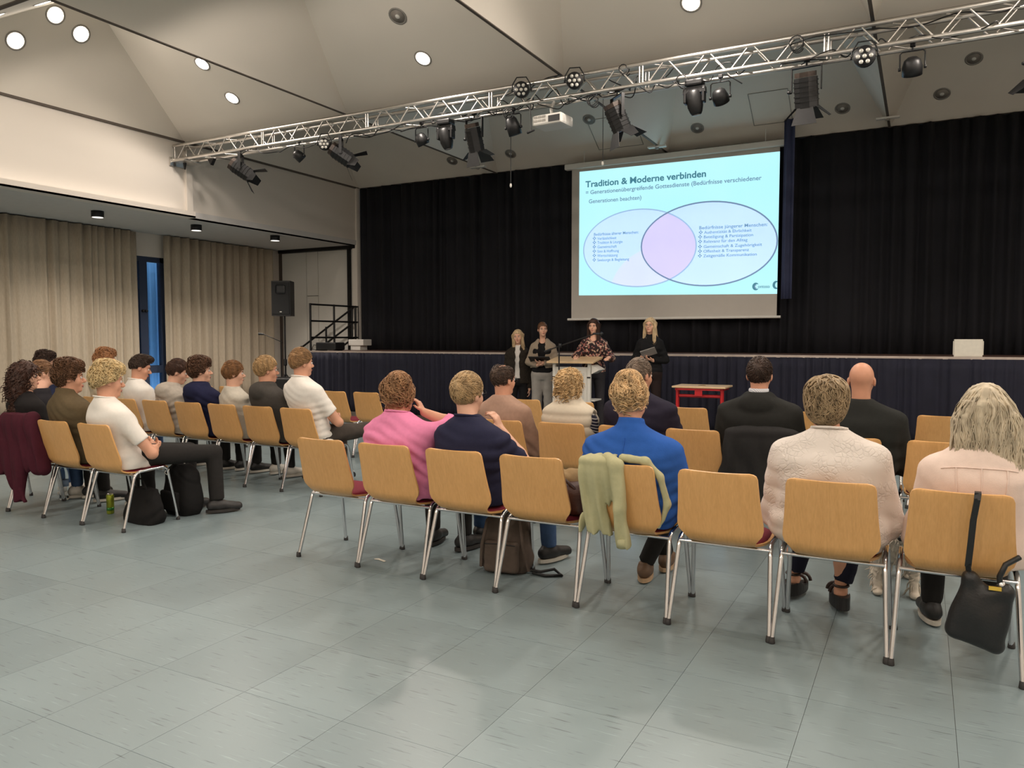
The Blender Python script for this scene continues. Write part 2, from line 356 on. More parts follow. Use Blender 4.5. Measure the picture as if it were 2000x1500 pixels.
# stage -------------------------------------------------------------------
st = thing('stage', 'raised stage with brown deck and thin pale front edge', 'stage', (0, 0, 0))
MB().b2((XW - .05, YS, ZD - .06), (XR - .02, YB + .25, ZD)).build('deck', M['deck'], st)
MB().b2((XW - .06, YS - .015, ZD - .035), (XR, YS, ZD + .002)).build('edge_strip', mat('edge_strip', rgb(190, 176, 166), .5, .3), st)
MB().b2((XW - .05, YS + .02, 0.0), (XR, YS + .08, ZD - .06)).b2((XW - .05, YS + .02, 0), (XW, YB - .2, ZD - .06)).build('understructure', M['black'], st)
# stairs down to the side aisle
sr = thing('stage_stairs', 'black steps with rails going down beside the stage', 'stairs', (XW - .06, 13.0, 0))
for k in range(6):
    MB().b2((-.28 * (k + 1), -.42, ZD - .17 * (k + 1) - .04), (-.28 * k, .40, ZD - .17 * (k + 1))).build('tread', M['black'], sr)
for y in (-.42, .36): MB().prism([(0, ZD - .35), (0, ZD - .17), (-1.68, 0), (-1.68, 0.0), (-1.5, 0)], .03, Matrix(((1, 0, 0, 0), (0, 0, 1, y), (0, 1, 0, 0), (0, 0, 0, 1)))).build('stringer', M['blackmetal'], sr)
for dz in (.95, .62, .28):
    MB().tube([(.04, .38, ZD + dz - .02), (-1.6, .38, ZD + dz - .97)], .022, 6).build('rail', M['blackmetal'], sr)
for x in (0.0, -.75, -1.5):
    zb = max(0, ZD + x * .6 - .15); MB().tube([(x, .38, zb), (x, .38, ZD + .95 + x * .58)], .022, 6).build('post', M['blackmetal'], sr)
ra = thing('guard_rail', 'black steel guard rail along the left side of the stage', 'railing', (XW + .02, 11.98, ZD))
for z in (.95, .61, .27): MB().tube([(0, 0, z), (0, 1.5, z)], .02, 6).build('rail', M['blackmetal'], ra)
for y in (0, .72, 1.42, 1.5): MB().tube([(0, y, 0), (0, y, .97)], .022, 6).build('post', M['blackmetal'], ra)

# downlights ---------------------------------------------------------------
kf = IZ / IY
def downlight(x, y, z, nrm, on, label, r=.095, watt=None, spot=158, aim=None):
    t = thing('downlight', label, 'downlight', (x, y, z), 0, 'recessed ceiling downlights')
    q = Vector((0, 0, -1)).rotation_difference(Vector(nrm).normalized()); t.rotation_mode = 'QUATERNION'; t.rotation_quaternion = q
    MB().lathe([(r * 1.25, -.004), (r * 1.25, .006), (r * 1.0, .006), (r * .98, -.004)][::-1], 20, rot('X', 180)).build('rim', M['rim'], t)
    if on: MB().lathe([(r * .97, -.001), (r * .97, -.0085), (r * .5, -.013), (.001, -.014)], 20).build('lens', M['lampon'], t)
    else:
        MB().lathe([(r * .97, -.001), (r * .97, -.007)], 20).build('reflector', M['recess'], t)
        MB().lathe([(r * .35, -.006), (r * .3, -.014), (.001, -.017)], 12).build('bulb', M['white'], t)
    if on and watt:
        l = bpy.data.lights.new('downlight_lamp', 'SPOT'); l.energy = watt; l.color = LAMP_COL; l.spot_size = math.radians(spot); l.spot_blend = .25; l.shadow_soft_size = .09
        lo = bpy.data.objects.new('downlight_lamp', l); COL.objects.link(lo); n_ = Vector(nrm).normalized()
        lo.location = Vector((x, y, z)) + n_ * .14; 
        a_ = Vector(aim or (0, 0, -1)); lo.rotation_mode = 'QUATERNION'; lo.rotation_quaternion = Vector((0, 0, -1)).rotation_difference(a_.normalized())
    return t
fn = (0, -kf, -1)
cxs = [(XL[i] + XL[i + 1]) / 2 for i in range(5)]
nm = ['by the left wall', 'over the left half of the hall', 'over the middle of the hall', 'over the right half of the hall', 'by the right wall']
for r_, (yt, where) in enumerate(((9.05, 'just before the truss'), (4.55, 'over the audience'), (.05, 'added unseen at the rear of the hall'))):  # rear row behind the camera is unseen, added for brightness
    for i, cx in enumerate(cxs):
        for y, on, wd in ((yt - .56, True, 'lower'), (yt - 1.1, not (i == 1 and r_ == 0), 'upper')):
            downlight(cx, y, ZC + (yt - .018 - y) * kf - .001, fn, on, ('bright' if on else 'unlit') + ' %s downlight %s, %s' % (wd, where, nm[i]), watt=SPOT_W * (1.0 if wd == 'lower' else .55) * (2.7, 1.0, 1.0)[r_] * (.5, 1, 1, 1, 1)[i], aim=((0, -.22, -1) if r_ == 0 else fn))
# unseen counterparts added in the stage-facing slopes to brighten hall and ceiling
for r_, (yb_, where) in enumerate(((4.55, 'before the truss'), (.05, 'over the back row'), (-4.45, 'at the rear wall'))):
    for i, cx in enumerate(cxs):
        for dy, wd in ((.56, 'lower'), (1.1, 'upper')):
            downlight(cx, yb_ + dy, ZC + (dy - .018) * kf - .001, (0, kf, -1), True, '%s added stage-facing downlight %s, %s' % (wd, where, nm[i]), watt=SPOT_W * (.75, .85, 1.3)[r_] * (.6, 1, 1, 1, 1)[i], aim=(0, kf, -1))
# lights in the steep facet next to the left wall
for k, (px_, py_) in enumerate(((-10.69, 6.084), (-10.492, 6.865), (-10.428, 6.47))):
    downlight(px_, py_, ZC + (px_ - XW - .018) * IZ / IX - .001, (IZ / IX, 0, -1), True, ['lowest bright downlight in the slope over the left wall', 'bright downlight nearest the ceiling joint over the left wall', 'topmost bright downlight in the slope over the left wall'][k], watt=SPOT_W * .12, aim=(1.0, 0, -1), r=.105)
# unlit ones above the stage
for x, y, lab in ((-8.40, 13.19, 'over the left end of the stage'), (-7.08, 13.2, 'above the left part of the backdrop'), (-5.27, 12.74, 'behind the projector'), (-3.47, 13.17, 'over the projection screen'), (-1.20, 13.155, 'over the right half of the screen'), (.15, 13.13, 'over the right part of the stage'), (.52, 12.66, 'highest at the right over the stage')):
    downlight(x, y, ZC + (13.582 - y) * kf - .001, fn, False, 'unlit round downlight ' + lab, r=.09)
# small white detectors on the joints
for x, y, lab in ((-7.6, 12.85, 'left'), (-4.1, 12.95, 'middle'), (-.55, 12.9, 'right')):
    d = thing('detector', 'flat white detector bridging the %s ceiling joint over the stage' % lab, 'detector', (x, y, ZC - .014), 0, 'detectors on the ceiling joints')
    MB().b2((-.16, -.05, -.03), (.16, .05, 0), .01).build('housing', M['white'], d); MB().lathe([(.035, 0), (.03, -.02), (.001, -.024)], 12, Matrix.Translation((0, 0, -.03))).build('sensor', M['rim'], d)
# access hatches in the far slope
for x, y, w, h, lab in ((-2.25, 12.98, .30, .28, 'above the right of the screen'), (-4.9, 13.05, .42, .3, 'above the left of the screen')):
    q = MB(); z = lambda yy: ZC + (13.582 - yy) * kf - .003
    for (xa, ya, xb, yb) in ((x - w, y - h, x + w, y - h), (x + w, y - h, x + w, y + h), (x + w, y + h, x - w, y + h), (x - w, y + h, x - w, y - h)):
        q.tube([(xa, ya, z(ya)), (xb, yb, z(yb))], .006, 4)
    hh = q.build('ceiling_hatch', M['rim']); tag(hh, 'faint square hatch outline in the ceiling ' + lab, 'hatch')
# surface lamps under the soffit
for (x, y), lab in zip(((-11.87, 7.95), (-11.72, 9.75), (-11.53, 11.49)), ('nearest the camera', 'in front of the window gap', 'next to the white partition')):
    t = thing('ceiling_spot', 'black cylinder lamp under the grey soffit %s' % lab, 'ceiling lamp', (x, y, ZS), 0, 'soffit lamps')
    MB().lathe([(.095, 0), (.095, -.10), (.085, -.10)], 20).build('housing', M['black'], t); MB().lathe([(.084, -.085), (.084, -.104), (.04, -.108), (.001, -.109)], 20).build('diffuser', M['lampdim'], t)
    l = bpy.data.lights.new('soffit_lamp', 'SPOT'); l.energy = SOFFIT_W; l.color = LAMP_COL; l.spot_size = 2.2; l.spot_blend = .8; l.shadow_soft_size = .08
    lo = bpy.data.objects.new('soffit_lamp', l); COL.objects.link(lo); lo.location = (x, y, ZS - .13)
tag(MB().lathe([(.03, 0), (.028, -.015), (.001, -.02)], 12, Matrix.Translation((-11.2, 7.6, ZS))).build('smoke_alarm', M['white']), 'tiny white detector under the soffit edge', 'detector')

# cove strips behind the ledge lips; right and rear ones added, unseen
def cove(loc, L, rz, tilt, label):
    t = thing('cove_light', label, 'cove light', loc, rz, 'cove lights on the wall ledges')
    MB().b2((-.03, -L / 2, 0), (.03, L / 2, .02)).build('channel', M['alu'], t); MB().b2((-.022, -L / 2, .02), (.022, L / 2, .024)).build('diffuser', M['lampdim'], t)
    l = bpy.data.lights.new('cove_lamp', 'AREA'); l.shape = 'RECTANGLE'; l.size = .05; l.size_y = L; l.energy = COVE_W * L / 13; l.color = LAMP_COL
    lo = bpy.data.objects.new('cove_lamp', l); COL.objects.link(lo); lo.location = Vector(loc) + Vector((0, 0, .04)); lo.rotation_euler = (Matrix.Rotation(rz, 3, 'Z') @ Matrix.Rotation(math.pi + math.radians(tilt), 3, 'Y')).to_euler()
cove((XW + .11, 2.3, ZS + .001), 13.2, 0, 18, 'cove light strip on the ledge of the left wall')
cove((XR - .11, 2.3, ZS + .001), 13.2, math.pi, 18, 'added unseen cove light strip on the ledge of the right wall')
cove((-2.3, YF + .11, ZS + .001), 16.5, math.pi / 2, 18, 'added unseen cove light strip on the ledge behind the audience')
# lighting truss --------------------------------------------------------------
TY1, TY2, TZ1, TZ2 = 8.80, 9.03, 4.63, 4.40
tr = thing('lighting_truss', 'long silver box truss spanning the hall below the ceiling', 'truss', (XW, 8.9, 4.5))
off = Vector((XW, 8.9, 4.5)); TXE = 3.4
def T(x, y, z): return Vector((x, y, z)) - off
for y in (TY1, TY2):
    for z in (TZ1, TZ2): MB().tube([T(XW + .02, y, z), T(TXE, y, z)], .024, 10).build('chord', M['alu'], tr)
sec = [XW + .05 + 2.02 * k for k in range(8)]
for s0 in sec:
    s1 = min(s0 + 1.98, TXE)
    if s1 - s0 < .5: continue
    n = 8; step = (s1 - s0 - .08) / n
    for y in (TY1, TY2):
        for x in (s0, s1): MB().tube([T(x, y, TZ1), T(x, y, TZ2)], .011, 6).build('upright', M['alu'], tr)
        for k in range(n):
            xa = s0 + .04 + step * k; a, b2_ = (TZ2, TZ1) if k % 2 == 0 else (TZ1, TZ2)
            MB().tube([T(xa + .02, y, a), T(xa + step - .02, y, b2_)], .010, 6, cap=False).build('brace', M['alu'], tr)
    for z in (TZ1, TZ2):
        for k in range(0, n, 2):
            xa = s0 + .04 + step * k
            MB().tube([T(xa, TY1, z), T(xa + step, TY2, z)], .009, 5, cap=False).build('brace', M['alu'], tr)
MB().b2(T(XW + .004, 8.72, 4.30), T(XW + .03, 9.12, 4.44)).b2(T(XW, 8.74, 4.355), T(XW + .35, 9.08, 4.372)).build('wall_bracket', M['alu'], tr)
MB().tube([T(XW + .16, 8.9, 4.36), T(XW + .16, 8.9, 4.25)], [.03, .012], 8).build('bracket_bolt', M['blackmetal'], tr)

def yoke(w, h, m, t, thick=.006, arm=.02):
    MB().b2((-w, -arm, -thick), (w, arm, thick)).b2((-w - thick, -arm, -h), (-w + thick, arm, thick)).b2((w - thick, -arm, -h), (w + thick, arm, thick)).build('yoke', m, t)
    MB().tube([(0, 0, 0), (0, 0, .06)], .01, 8).b2((-.03, -.022, .045), (.03, .022, .10), .008).build('clamp', M['blackmetal'], t)
def theatre_spot(x, y, zt, direc, label, L=.42, r=.105, rz=0, bent=0):
    """spotlight with yoke, finned housing and four barn doors; hangs from its clamp"""
    t = thing('theatre_spotlight', label, 'stage light', (x, y, zt), 0, 'barn door spotlights on the truss')
    d = Vector(direc).normalized(); piv = Vector((0, 0, -.24)); Mx = frame(piv, d)
    hd = Vector((d.x, d.y, 0)).normalized() if abs(d.x) + abs(d.y) > .01 else Vector((0, 1, 0)); ya = math.atan2(-hd.x, hd.y)
    q = MB(); R_ = Matrix.Rotation(ya, 4, 'Z'); w = r + .03
    yk = MB().b2((-w, -.02, -.006), (w, .02, .006)).b2((-w - .005, -.02, -.25), (-w + .005, .02, .006)).b2((w - .005, -.02, -.25), (w + .005, .02, .006))
    yk.v = [tuple(R_ @ Vector(v)) for v in yk.v]; yk.build('yoke', M['housing'], t)
    MB().tube([(0, 0, 0), (0, 0, .07)], .01, 8).b2((-.03, -.025, .05), (.03, .025, .11), .008).build('clamp', M['blackmetal'], t)
    oct_ = [(r * 1.02 * math.cos(math.pi / 8 + k * math.pi / 4), r * 1.02 * math.sin(math.pi / 8 + k * math.pi / 4)) for k in range(8)]
    body = MB().prism(oct_, L * .62, Mx @ Matrix.Translation((0, 0, .03)))
    for k in range(5): body.prism([(a * 1.06, b * 1.06) for a, b in oct_], .012, Mx @ Matrix.Translation((0, 0, -L * .18 + .05 * k)))
    body.build('housing', M['housing'], t)
    MB().prism([(a * .92, b * .92) for a, b in oct_], .05, Mx @ Matrix.Translation((0, 0, -L * .31))).b2((-.001, -.001, -.001), (.001, .001, .001)).build('rear_cap', mat('brown_black_cap', rgb(62, 52, 46), .4, .3, var=.3, scale=30), t)
    MB().box((0, 0, 0), (.018, .004, .008), None).build('label_plate', M['white'], t).matrix_local = Mx @ Matrix.Translation((0, -r * .8, -L * .33))
    MB().lathe([(r * .9, L * .33), (r * .9, L * .345), (r * .6, L * .36), (.001, L * .37)], 16, Mx).build('lens', M['lens'], t)
    MB().lathe([(.02, 0), (.02, .03), (.012, .045)], 8, Mx @ frame((r + .03, 0, 0), (1, 0, 0))).build('tilt_knob', M['black'], t)
    e = L * .345
    for k in range(4):
        ang = (40, 48, 30, 48)[k] + bent * (-1) ** k * 6; a = r * .82; ln = (.19, .17)[k % 2]
        R2 = Mx @ Matrix.Rotation(k * math.pi / 2, 4, 'Z') @ Matrix.Translation((0, a * 1.08, e)) @ Matrix.Rotation(math.radians(-ang), 4, 'X')
        wv = (a * .82, a * 1.3) if k % 2 == 0 else (a * .95, a * .55)
        leaf = MB().prism([(-wv[0], 0), (wv[0], 0), (wv[1], ln), (-wv[1], ln)], .004, R2 @ rot('X', 90)); leaf.build('barn_door', M['housing'], t)
    return t
def led_par(x, y, z, direc, label, r=.10, lit=False):
    t = thing('led_par', label, 'stage light', (x, y, z), 0, 'flat LED pars on the truss'); Mx = frame((0, 0, 0), direc)
    MB().lathe([(r * .7, -.06), (r, -.03), (r, .03), (r * .96, .035)], 20, Mx).build('housing', M['housing'], t)
    MB().lathe([(r * .92, .030), (r * .92, .036)], 20, Mx).build('front_plate', M['black'], t)
    pos = [(0, 0)] + [(r * .58 * math.cos(k * math.pi / 3), r * .58 * math.sin(k * math.pi / 3)) for k in range(6)]
    for a, b in pos: MB().lathe([(.021, .036), (.021, .041), (.012, .046), (.001, .047)], 10, Mx @ Matrix.Translation((a, b, 0))).build('led_lens', mat('led_lens', rgb(206, 204, 196), .25, .2) if 'led_lens' not in bpy.data.materials else bpy.data.materials['led_lens'], t)
    yk = MB().tube([Mx @ Vector(v) for v in ((-r - .015, 0, 0), (-r - .015, .06, -.0), (-r * .6, .15, -.02), (r * .6, .15, -.02), (r + .015, .06, 0), (r + .015, 0, 0))], .008, 6); yk.build('yoke', M['housing'], t)
    for s in (-1, 1): MB().lathe([(.016, 0), (.016, .02)], 8, Mx @ frame((s * (r + .01), 0, 0), (s, 0, 0))).build('tilt_knob', M['black'], t)
    return t
def par_can(x, y, zt, direc, label, r=.085, L=.13):
    t = thing('par_can', label, 'stage light', (x, y, zt), 0, 'small par cans on the truss'); piv = Vector((0, 0, -.17)); Mx = frame(piv, direc)
    MB().lathe([(r * .45, -L * .75), (r * .8, -L * .55), (r, -L * .1), (r, L * .5), (r * .9, L * .5)], 18, Mx).build('housing', M['housing'], t)
    MB().lathe([(r * .88, L * .42), (r * .88, L * .47), (.001, L * .5)], 18, Mx).build('lens', M['lens'], t)
    w = r + .018
    MB().tube([(-w, 0, -.17), (-w, 0, -.02), (-w + .02, 0, 0), (w - .02, 0, 0), (w, 0, -.02), (w, 0, -.17)], .008, 6).build('yoke', M['housing'], t)
    MB().tube([(0, 0, 0), (0, 0, .05)], .01, 6).b2((-.025, -.02, .04), (.025, .02, .08), .006).build('clamp', M['blackmetal'], t)
    for s in (-1, 1): MB().lathe([(.018, 0), (.018, .025)], 8, frame((s * (w - .01), 0, -.17), (s, 0, 0))).build('tilt_knob', M['black'], t)
    return t
def moving_head(x, y, zt, direc, label):
    t = thing('moving_head', label, 'stage light', (x, y, zt), 0, 'moving heads on the truss')
    MB().b2((-.10, -.08, -.075), (.10, .08, 0), .02).build('base', M['housing'], t)
    MB().prism([(-.13, -.05), (.13, -.05), (.12, .02), (-.12, .02)], .09, Matrix.Translation((0, 0, -.10)) @ rot('X', 90)).build('yoke', M['housing'], t)
    for s in (-1, 1): MB().b2((s * .105 - .016, -.05, -.26), (s * .105 + .016, .05, -.10), .012).build('yoke_arm', M['housing'], t)
    Mx = frame((0, 0, -.235), direc)
    MB().lathe([(.05, -.13), (.082, -.10), (.088, -.02), (.088, .06), (.07, .12), (.055, .15)], 16, Mx).build('head', M['housing'], t)
    MB().lathe([(.05, .148), (.045, .156), (.001, .16)], 16, Mx).build('lens', M['lens'], t)
    MB().tube([(0, 0, 0), (0, 0, .05)], .012, 6).b2((-.03, -.022, .035), (.03, .022, .085), .006).build('clamp', M['blackmetal'], t)
    return t
theatre_spot(-9.55, 8.82, 4.33, (.75, .55, -.62), 'black barn door spotlight nearest the left wall end of the truss', L=.5, r=.11)
theatre_spot(-7.52, 8.82, 4.34, (.72, .5, -.58), 'black barn door spotlight tilted right beside a round LED par', L=.46, r=.11, bent=1)
theatre_spot(-5.29, 8.85, 4.32, (.05, .35, -1), 'black barn door spotlight with narrow doors pointing down over the left of the stage', L=.5, r=.105, bent=-2)
theatre_spot(-3.30, 8.85, 4.32, (.32, .35, -.95), 'black barn door spotlight right of the projector', L=.46, r=.115)
theatre_spot(-1.17, 8.85, 4.32, (.02, .33, -1), 'largest black barn door spotlight, above the right side of the screen', L=.5, r=.12)
theatre_spot(.93, 8.85, 4.26, (-.15, .4, -.9), 'barn door spotlight cut off by the right picture edge', L=.46, r=.115)
par_can(-8.40, 8.9, 4.36, (.3, .5, -.5), 'small black par can between the two left barn door spotlights', r=.075, L=.13)
par_can(-6.16, 8.9, 4.33, (.25, .35, -.8), 'small black par can left of a moving head')
par_can(-4.73, 8.9, 4.32, (.2, .3, -1), 'black par can with dark tapering body left of the projector', r=.088, L=.19)
par_can(-2.09, 8.9, 4.32, (.1, .5, -.6), 'black par can beside the right moving head', r=.09)
par_can(-.17, 8.9, 4.33, (0, .4, -.7), 'black par can far right on the truss', r=.095, L=.14)
moving_head(-5.74, 8.86, 4.37, (.15, .2, -1), 'black moving head left of the downward barn door spotlight')
moving_head(-2.37, 8.86, 4.37, (.12, .2, -1), 'black moving head above the middle of the screen')
led_par(-7.74, 8.72, 4.25, (.45, -1, -.15), 'round black LED par hanging left beside a tilted spotlight', r=.085)
led_par(-4.50, 8.68, 4.53, (.35, -1, -.2), 'round LED par with seven lenses left above the projector')
led_par(-3.78, 8.68, 4.53, (.3, -1, -.2), 'round LED par with seven lenses right above the projector')
led_par(-.60, 8.72, 4.29, (.05, -1, -.15), 'round LED par with pale lenses near the right ceiling joint', r=.105)

pj = thing('projector', 'white ceiling projector hanging under the truss', 'projector', (-4.20, 8.95, 4.17), math.radians(-4))
MB().b2((-.21, -.16, -.07), (.21, .17, .06), .025).build('body', M['white'], pj)
MB().lathe([(.05, 0), (.05, .03), (.035, .045), (.001, .05)], 14, frame((.08, .165, -.005), (0, 1, 0))).build('lens', M['lens'], pj)
for k in range(6): MB().b2((-.18 + .03 * (k % 3) * 2, -.163, -.03 + .045 * (k // 3)), (-.18 + .03 * (k % 3) * 2 + .05, -.158, .0 + .045 * (k // 3))).build('vent', mat('vent_grey', rgb(150, 146, 138), .6) if 'vent_grey' not in bpy.data.materials else bpy.data.materials['vent_grey'], pj)
MB().b2((.03, -.165, -.045), (.19, -.158, .03)).build('connector_panel', M['black'], pj)
MB().tube([(0, 0, .05), (-.02, .0, .16), (0.02, .02, .25)], .022, 8).b2((-.07, -.07, .055), (.07, .07, .07)).build('mount', M['white'], pj)

# hanging bits
def cord(x, y, z0, z1, label):
    t = thing('pull_cord', label, 'cord', (x, y, z0))
    MB().tube([(0, 0, 0), (0, 0, z1 - z0)], .005, 5).build('cord', M['cable'], t); MB().lathe([(.008, -.05), (.016, -.03), (.012, .0)], 8).build('grip', M['white'], t)
cord(-4.84, 9.03, 3.47, 4.43, 'thin black pull cord hanging beside the black par can')
cord(-3.55, 9.03, 3.62, 4.43, 'thin black pull cord hanging in front of the screen edge')
mc = thing('hanging_microphone', 'small black microphone on a rod below the truss', 'microphone', (-4.44, 8.8, 4.40)); MB().tube([(0, 0, 0), (.015, 0, -.36)], .007, 6).build('rod', M['cable'], mc); MB().tube([(-.04, 0, -.37), (.06, 0, -.35)], [.018, .012], 8).build('capsule', M['black'], mc)
tag(MB().prism([(-.07, .03), (.07, .03), (0, -.07)], .06, Matrix.Translation((-10.35, 8.95, 4.34)) @ rot('X', 90)).build('clamp_bracket', M['blackmetal']), 'small black triangular bracket under the left end of the truss', 'bracket')
rnd = random.Random(5)
def cable(pts, label, r=.007):
    P = [Vector(p) for p in pts]; out = []
    for i in range(len(P) - 1):
        p0, p1, p2, p3 = P[max(i - 1, 0)], P[i], P[i + 1], P[min(i + 2, len(P) - 1)]
        for k in range(6):
            t_ = k / 6; out.append(.5 * ((2 * p1) + (p2 - p0) * t_ + (2 * p0 - 5 * p1 + 4 * p2 - p3) * t_ ** 2 + (3 * p1 - p0 - 3 * p2 + p3) * t_ ** 3))
    out.append(P[-1]); return tag(MB().tube(out, r, 5).build('cable', M['cable']), label, 'cable', 'cables on the truss')
def run(x0, x1, label, zlo, zhi, y=8.85, n=14, s=0):
    r_ = random.Random(s); cable([(x0 + (x1 - x0) * k / n + r_.uniform(-.06, .06), y + r_.uniform(-.08, .12), r_.uniform(zlo, zhi)) for k in range(n + 1)], label)
run(-10.2, -7.6, 'black cable drooping below the left part of the truss', 4.28, 4.40, s=1)
run(-7.6, -4.9, 'black cable looping along the truss between spotlights', 4.29, 4.42, s=2)
run(-7.3, -4.6, 'second black cable looping along the middle of the truss', 4.30, 4.46, s=3)
run(-6.4, -3.0, 'tangled black cable above the par cans near the projector', 4.30, 4.50, n=22, s=4)
run(-4.9, -2.6, 'black cable crossing above the projector', 4.32, 4.64, n=18, s=5)
run(-4.0, -1.9, 'black cable sagging right of the projector', 4.28, 4.45, n=14, s=6)
run(-2.7, -1.0, 'black cable lying along the truss towards the largest spotlight', 4.34, 4.50, n=14, s=7)
run(-1.2, .6, 'black cable winding round the right part of the truss', 4.36, 4.46, n=16, y=8.8, s=8)
run(-1.4, 1.2, 'black cable lying inside the upper chord of the truss', 4.55, 4.62, n=12, s=9)
for k, (x, z, r_) in enumerate(((-1.27, 4.56, .07), (-3.2, 4.6, .05), (-2.5, 4.36, .06), (-3.6, 4.3, .06), (-4.75, 4.3, .06))):
    q = [(x + r_ * (1 + .1 * math.sin(3 * a)) * math.cos(a), 8.74 + .008 * a, z + r_ * math.sin(a)) for a in [i * .45 for i in range(42)]]
    tag(MB().tube(q, .006, 5).build('cable_coil', M['cable']), ['coil of black cable above the largest spotlight', 'small coil of cable on the upper truss right of the projector', 'cable coil beside the right moving head', 'cable loop hanging left of the tilted spotlight', 'cable loop above the tapering par can'][k], 'cable', 'cables on the truss')
cable([(-4.10, 8.97, 4.735), (-4.26, 8.9, 4.70), (-4.4, 8.84, 4.62), (-4.45, 8.8, 4.55)], 'black cable dropping from the ceiling joint to the left LED par')
cable([(-4.09, 8.95, 4.735), (-4.15, 8.9, 4.69), (-4.0, 8.84, 4.64), (-3.8, 8.8, 4.58)], 'black cable dropping from the ceiling joint to the right LED par')

# projection screen --------------------------------------------------------------
SY = 13.3; KS = SY / 12.6
ps = thing('projection_screen', 'large roll-down projection screen showing a lit slide', 'screen', (-3.78 * KS, SY, 1.43 + .336 * KS)); ps.scale = (KS, 1, KS)
def Z(z): return z - 1.766
def XX(x): return x + 3.78
MB().b2((XX(-5.53), .0, Z(1.79)), (XX(-2.03), .006, Z(4.45))).build('fabric', M['screen'], ps)
MB().tube([(XX(-5.6), 0, Z(1.775)), (XX(-1.97), 0, Z(1.775))], .022, 8).build('bottom_bar', M['white'], ps)
for hx in (-5.3, -2.25): MB().tube([(XX(hx), 0.01, Z(4.48)), (XX(hx), 0.01, Z(4.70))], .006, 6).build('hanger', M['white'], ps)
MB().b2((XX(-5.66), -.05, Z(4.40)), (XX(-1.88), .07, Z(4.50)), .02).build('case', M['white'], ps)
def emat(n_, c, k=1.0):
    return emit(n_, c, SLIDE * k)
m_bg, ntb, bb = nodes('slide_light')
lw = N(ntb, 'ShaderNodeTexCoord'); gr = N(ntb, 'ShaderNodeTexNoise'); gr.inputs['Scale'].default_value = .8; ntb.links.new(lw.outputs['Object'], gr.inputs['Vector'])
mxx = N(ntb, 'ShaderNodeMix', data_type='RGBA'); mxx.inputs['A'].default_value = rgb(168, 236, 246); mxx.inputs['B'].default_value = rgb(188, 240, 246); ntb.links.new(gr.outputs[0], mxx.inputs['Factor'])
ntb.links.new(mxx.outputs['Result'], bb.inputs['Emission Color']); bb.inputs['Emission Strength'].default_value = SLIDE; bb.inputs['Base Color'].default_value = (.05, .05, .05, 1); bb.inputs['Roughness'].default_value = .9
SX0, SX1 = -5.385, -2.028
def sq(u, v, d):   # slide coordinates 0..1 from the lower left, keystoned as projected
    x = SX0 + (SX1 - SX0) * u; z0 = 2.198 + (2.133 - 2.198) * u; z1 = 4.352 + (4.325 - 4.352) * u
    return Vector((XX(x), -d, Z(z0 + (z1 - z0) * v)))
MB().add([sq(0, 0, .002), sq(1, 0, .002), sq(1, 1, .002), sq(0, 1, .002)], [(0, 1, 2, 3)]).build('projected_slide', m_bg, ps)
ASP = 3.357 / 2.17
def ellp(cu, cv, ru, rv, n=72, cl=True): return [(min(cu + ru * math.cos(2 * math.pi * k / n), 1.0), cv + rv * math.sin(2 * math.pi * k / n)) for k in range(n)]
def ring(cu, cv, ru, rv, w, d, m, nm_, n=72):
    a = [sq(min(cu + (ru + s * w / ASP) * math.cos(2 * math.pi * k / n), 1), cv + (rv + s * w) * math.sin(2 * math.pi * k / n), d) for s in (-.5, .5) for k in range(n)]
    MB().add(a, [(k, (k + 1) % n, n + (k + 1) % n, n + k) for k in range(n)]).build(nm_, m, ps)
e_l = emat('slide_ellipse', rgb(176, 206, 240)); e_x = emat('slide_overlap', rgb(188, 184, 226)); e_c = emat('slide_circle', rgb(190, 202, 236)); e_t = emat('slide_text', rgb(62, 112, 128)); e_t2 = emat('slide_text_light', rgb(96, 128, 152)); e_r = emat('slide_ring', rgb(100, 122, 150)); e_r2 = emat('slide_ring_pale', rgb(140, 168, 200))
LE = (.322, .365, .296, .300); RE = (.668, .375, .328, .310)
for nm_, E_, d in (('ellipse', LE, .003), ('ellipse', RE, .0032)):
    p = [sq(u, v, d) for u, v in ellp(*E_)]; MB().add(p, [tuple(range(len(p)))]).build(nm_, e_l, ps)
# overlap lens + pale circle segment
ov = [(u, v) for u, v in ellp(*LE, n=240) if ((u - RE[0]) / RE[2]) ** 2 + ((v - RE[1]) / RE[3]) ** 2 <= 1]; ov2 = [(u, v) for u, v in ellp(*RE, n=240) if ((u - LE[0]) / LE[2]) ** 2 + ((v - LE[1]) / LE[3]) ** 2 <= 1]
al = ov + ov2; cu_ = sum(u for u, v in al) / len(al); cv_ = sum(v for u, v in al) / len(al); al.sort(key=lambda q: math.atan2(q[1] - cv_, q[0] - cu_))
MB().add([sq(u, v, .0045) for u, v in al], [tuple(range(len(al)))]).build('overlap', e_x, ps)
cc = [(u, v) for u, v in [(.46 + .29 * math.cos(a), -.02 + .40 * math.sin(a)) for a in [math.pi * k / 60 for k in range(61)]] if v >= 0 and ((u - LE[0]) / LE[2]) ** 2 + ((v - LE[1]) / LE[3]) ** 2 <= 1 and u < .45]
cc += [(u, v) for u, v in ellp(*LE, n=160) if v < .25 and ((u - .46) / .29) ** 2 + ((v + .02) / .40) ** 2 <= 1]
if len(cc) > 4:
    cu_ = sum(u for u, v in cc) / len(cc); cv_ = sum(v for u, v in cc) / len(cc); cc.sort(key=lambda q: math.atan2(q[1] - cv_, q[0] - cu_)); MB().add([sq(u, v, .004) for u, v in cc], [tuple(range(len(cc)))]).build('circle_tint', e_c, ps)
ring(*LE, .010, .005, e_r2, 'ellipse_outline'); ring(*RE, .011, .0052, e_r, 'ellipse_outline')
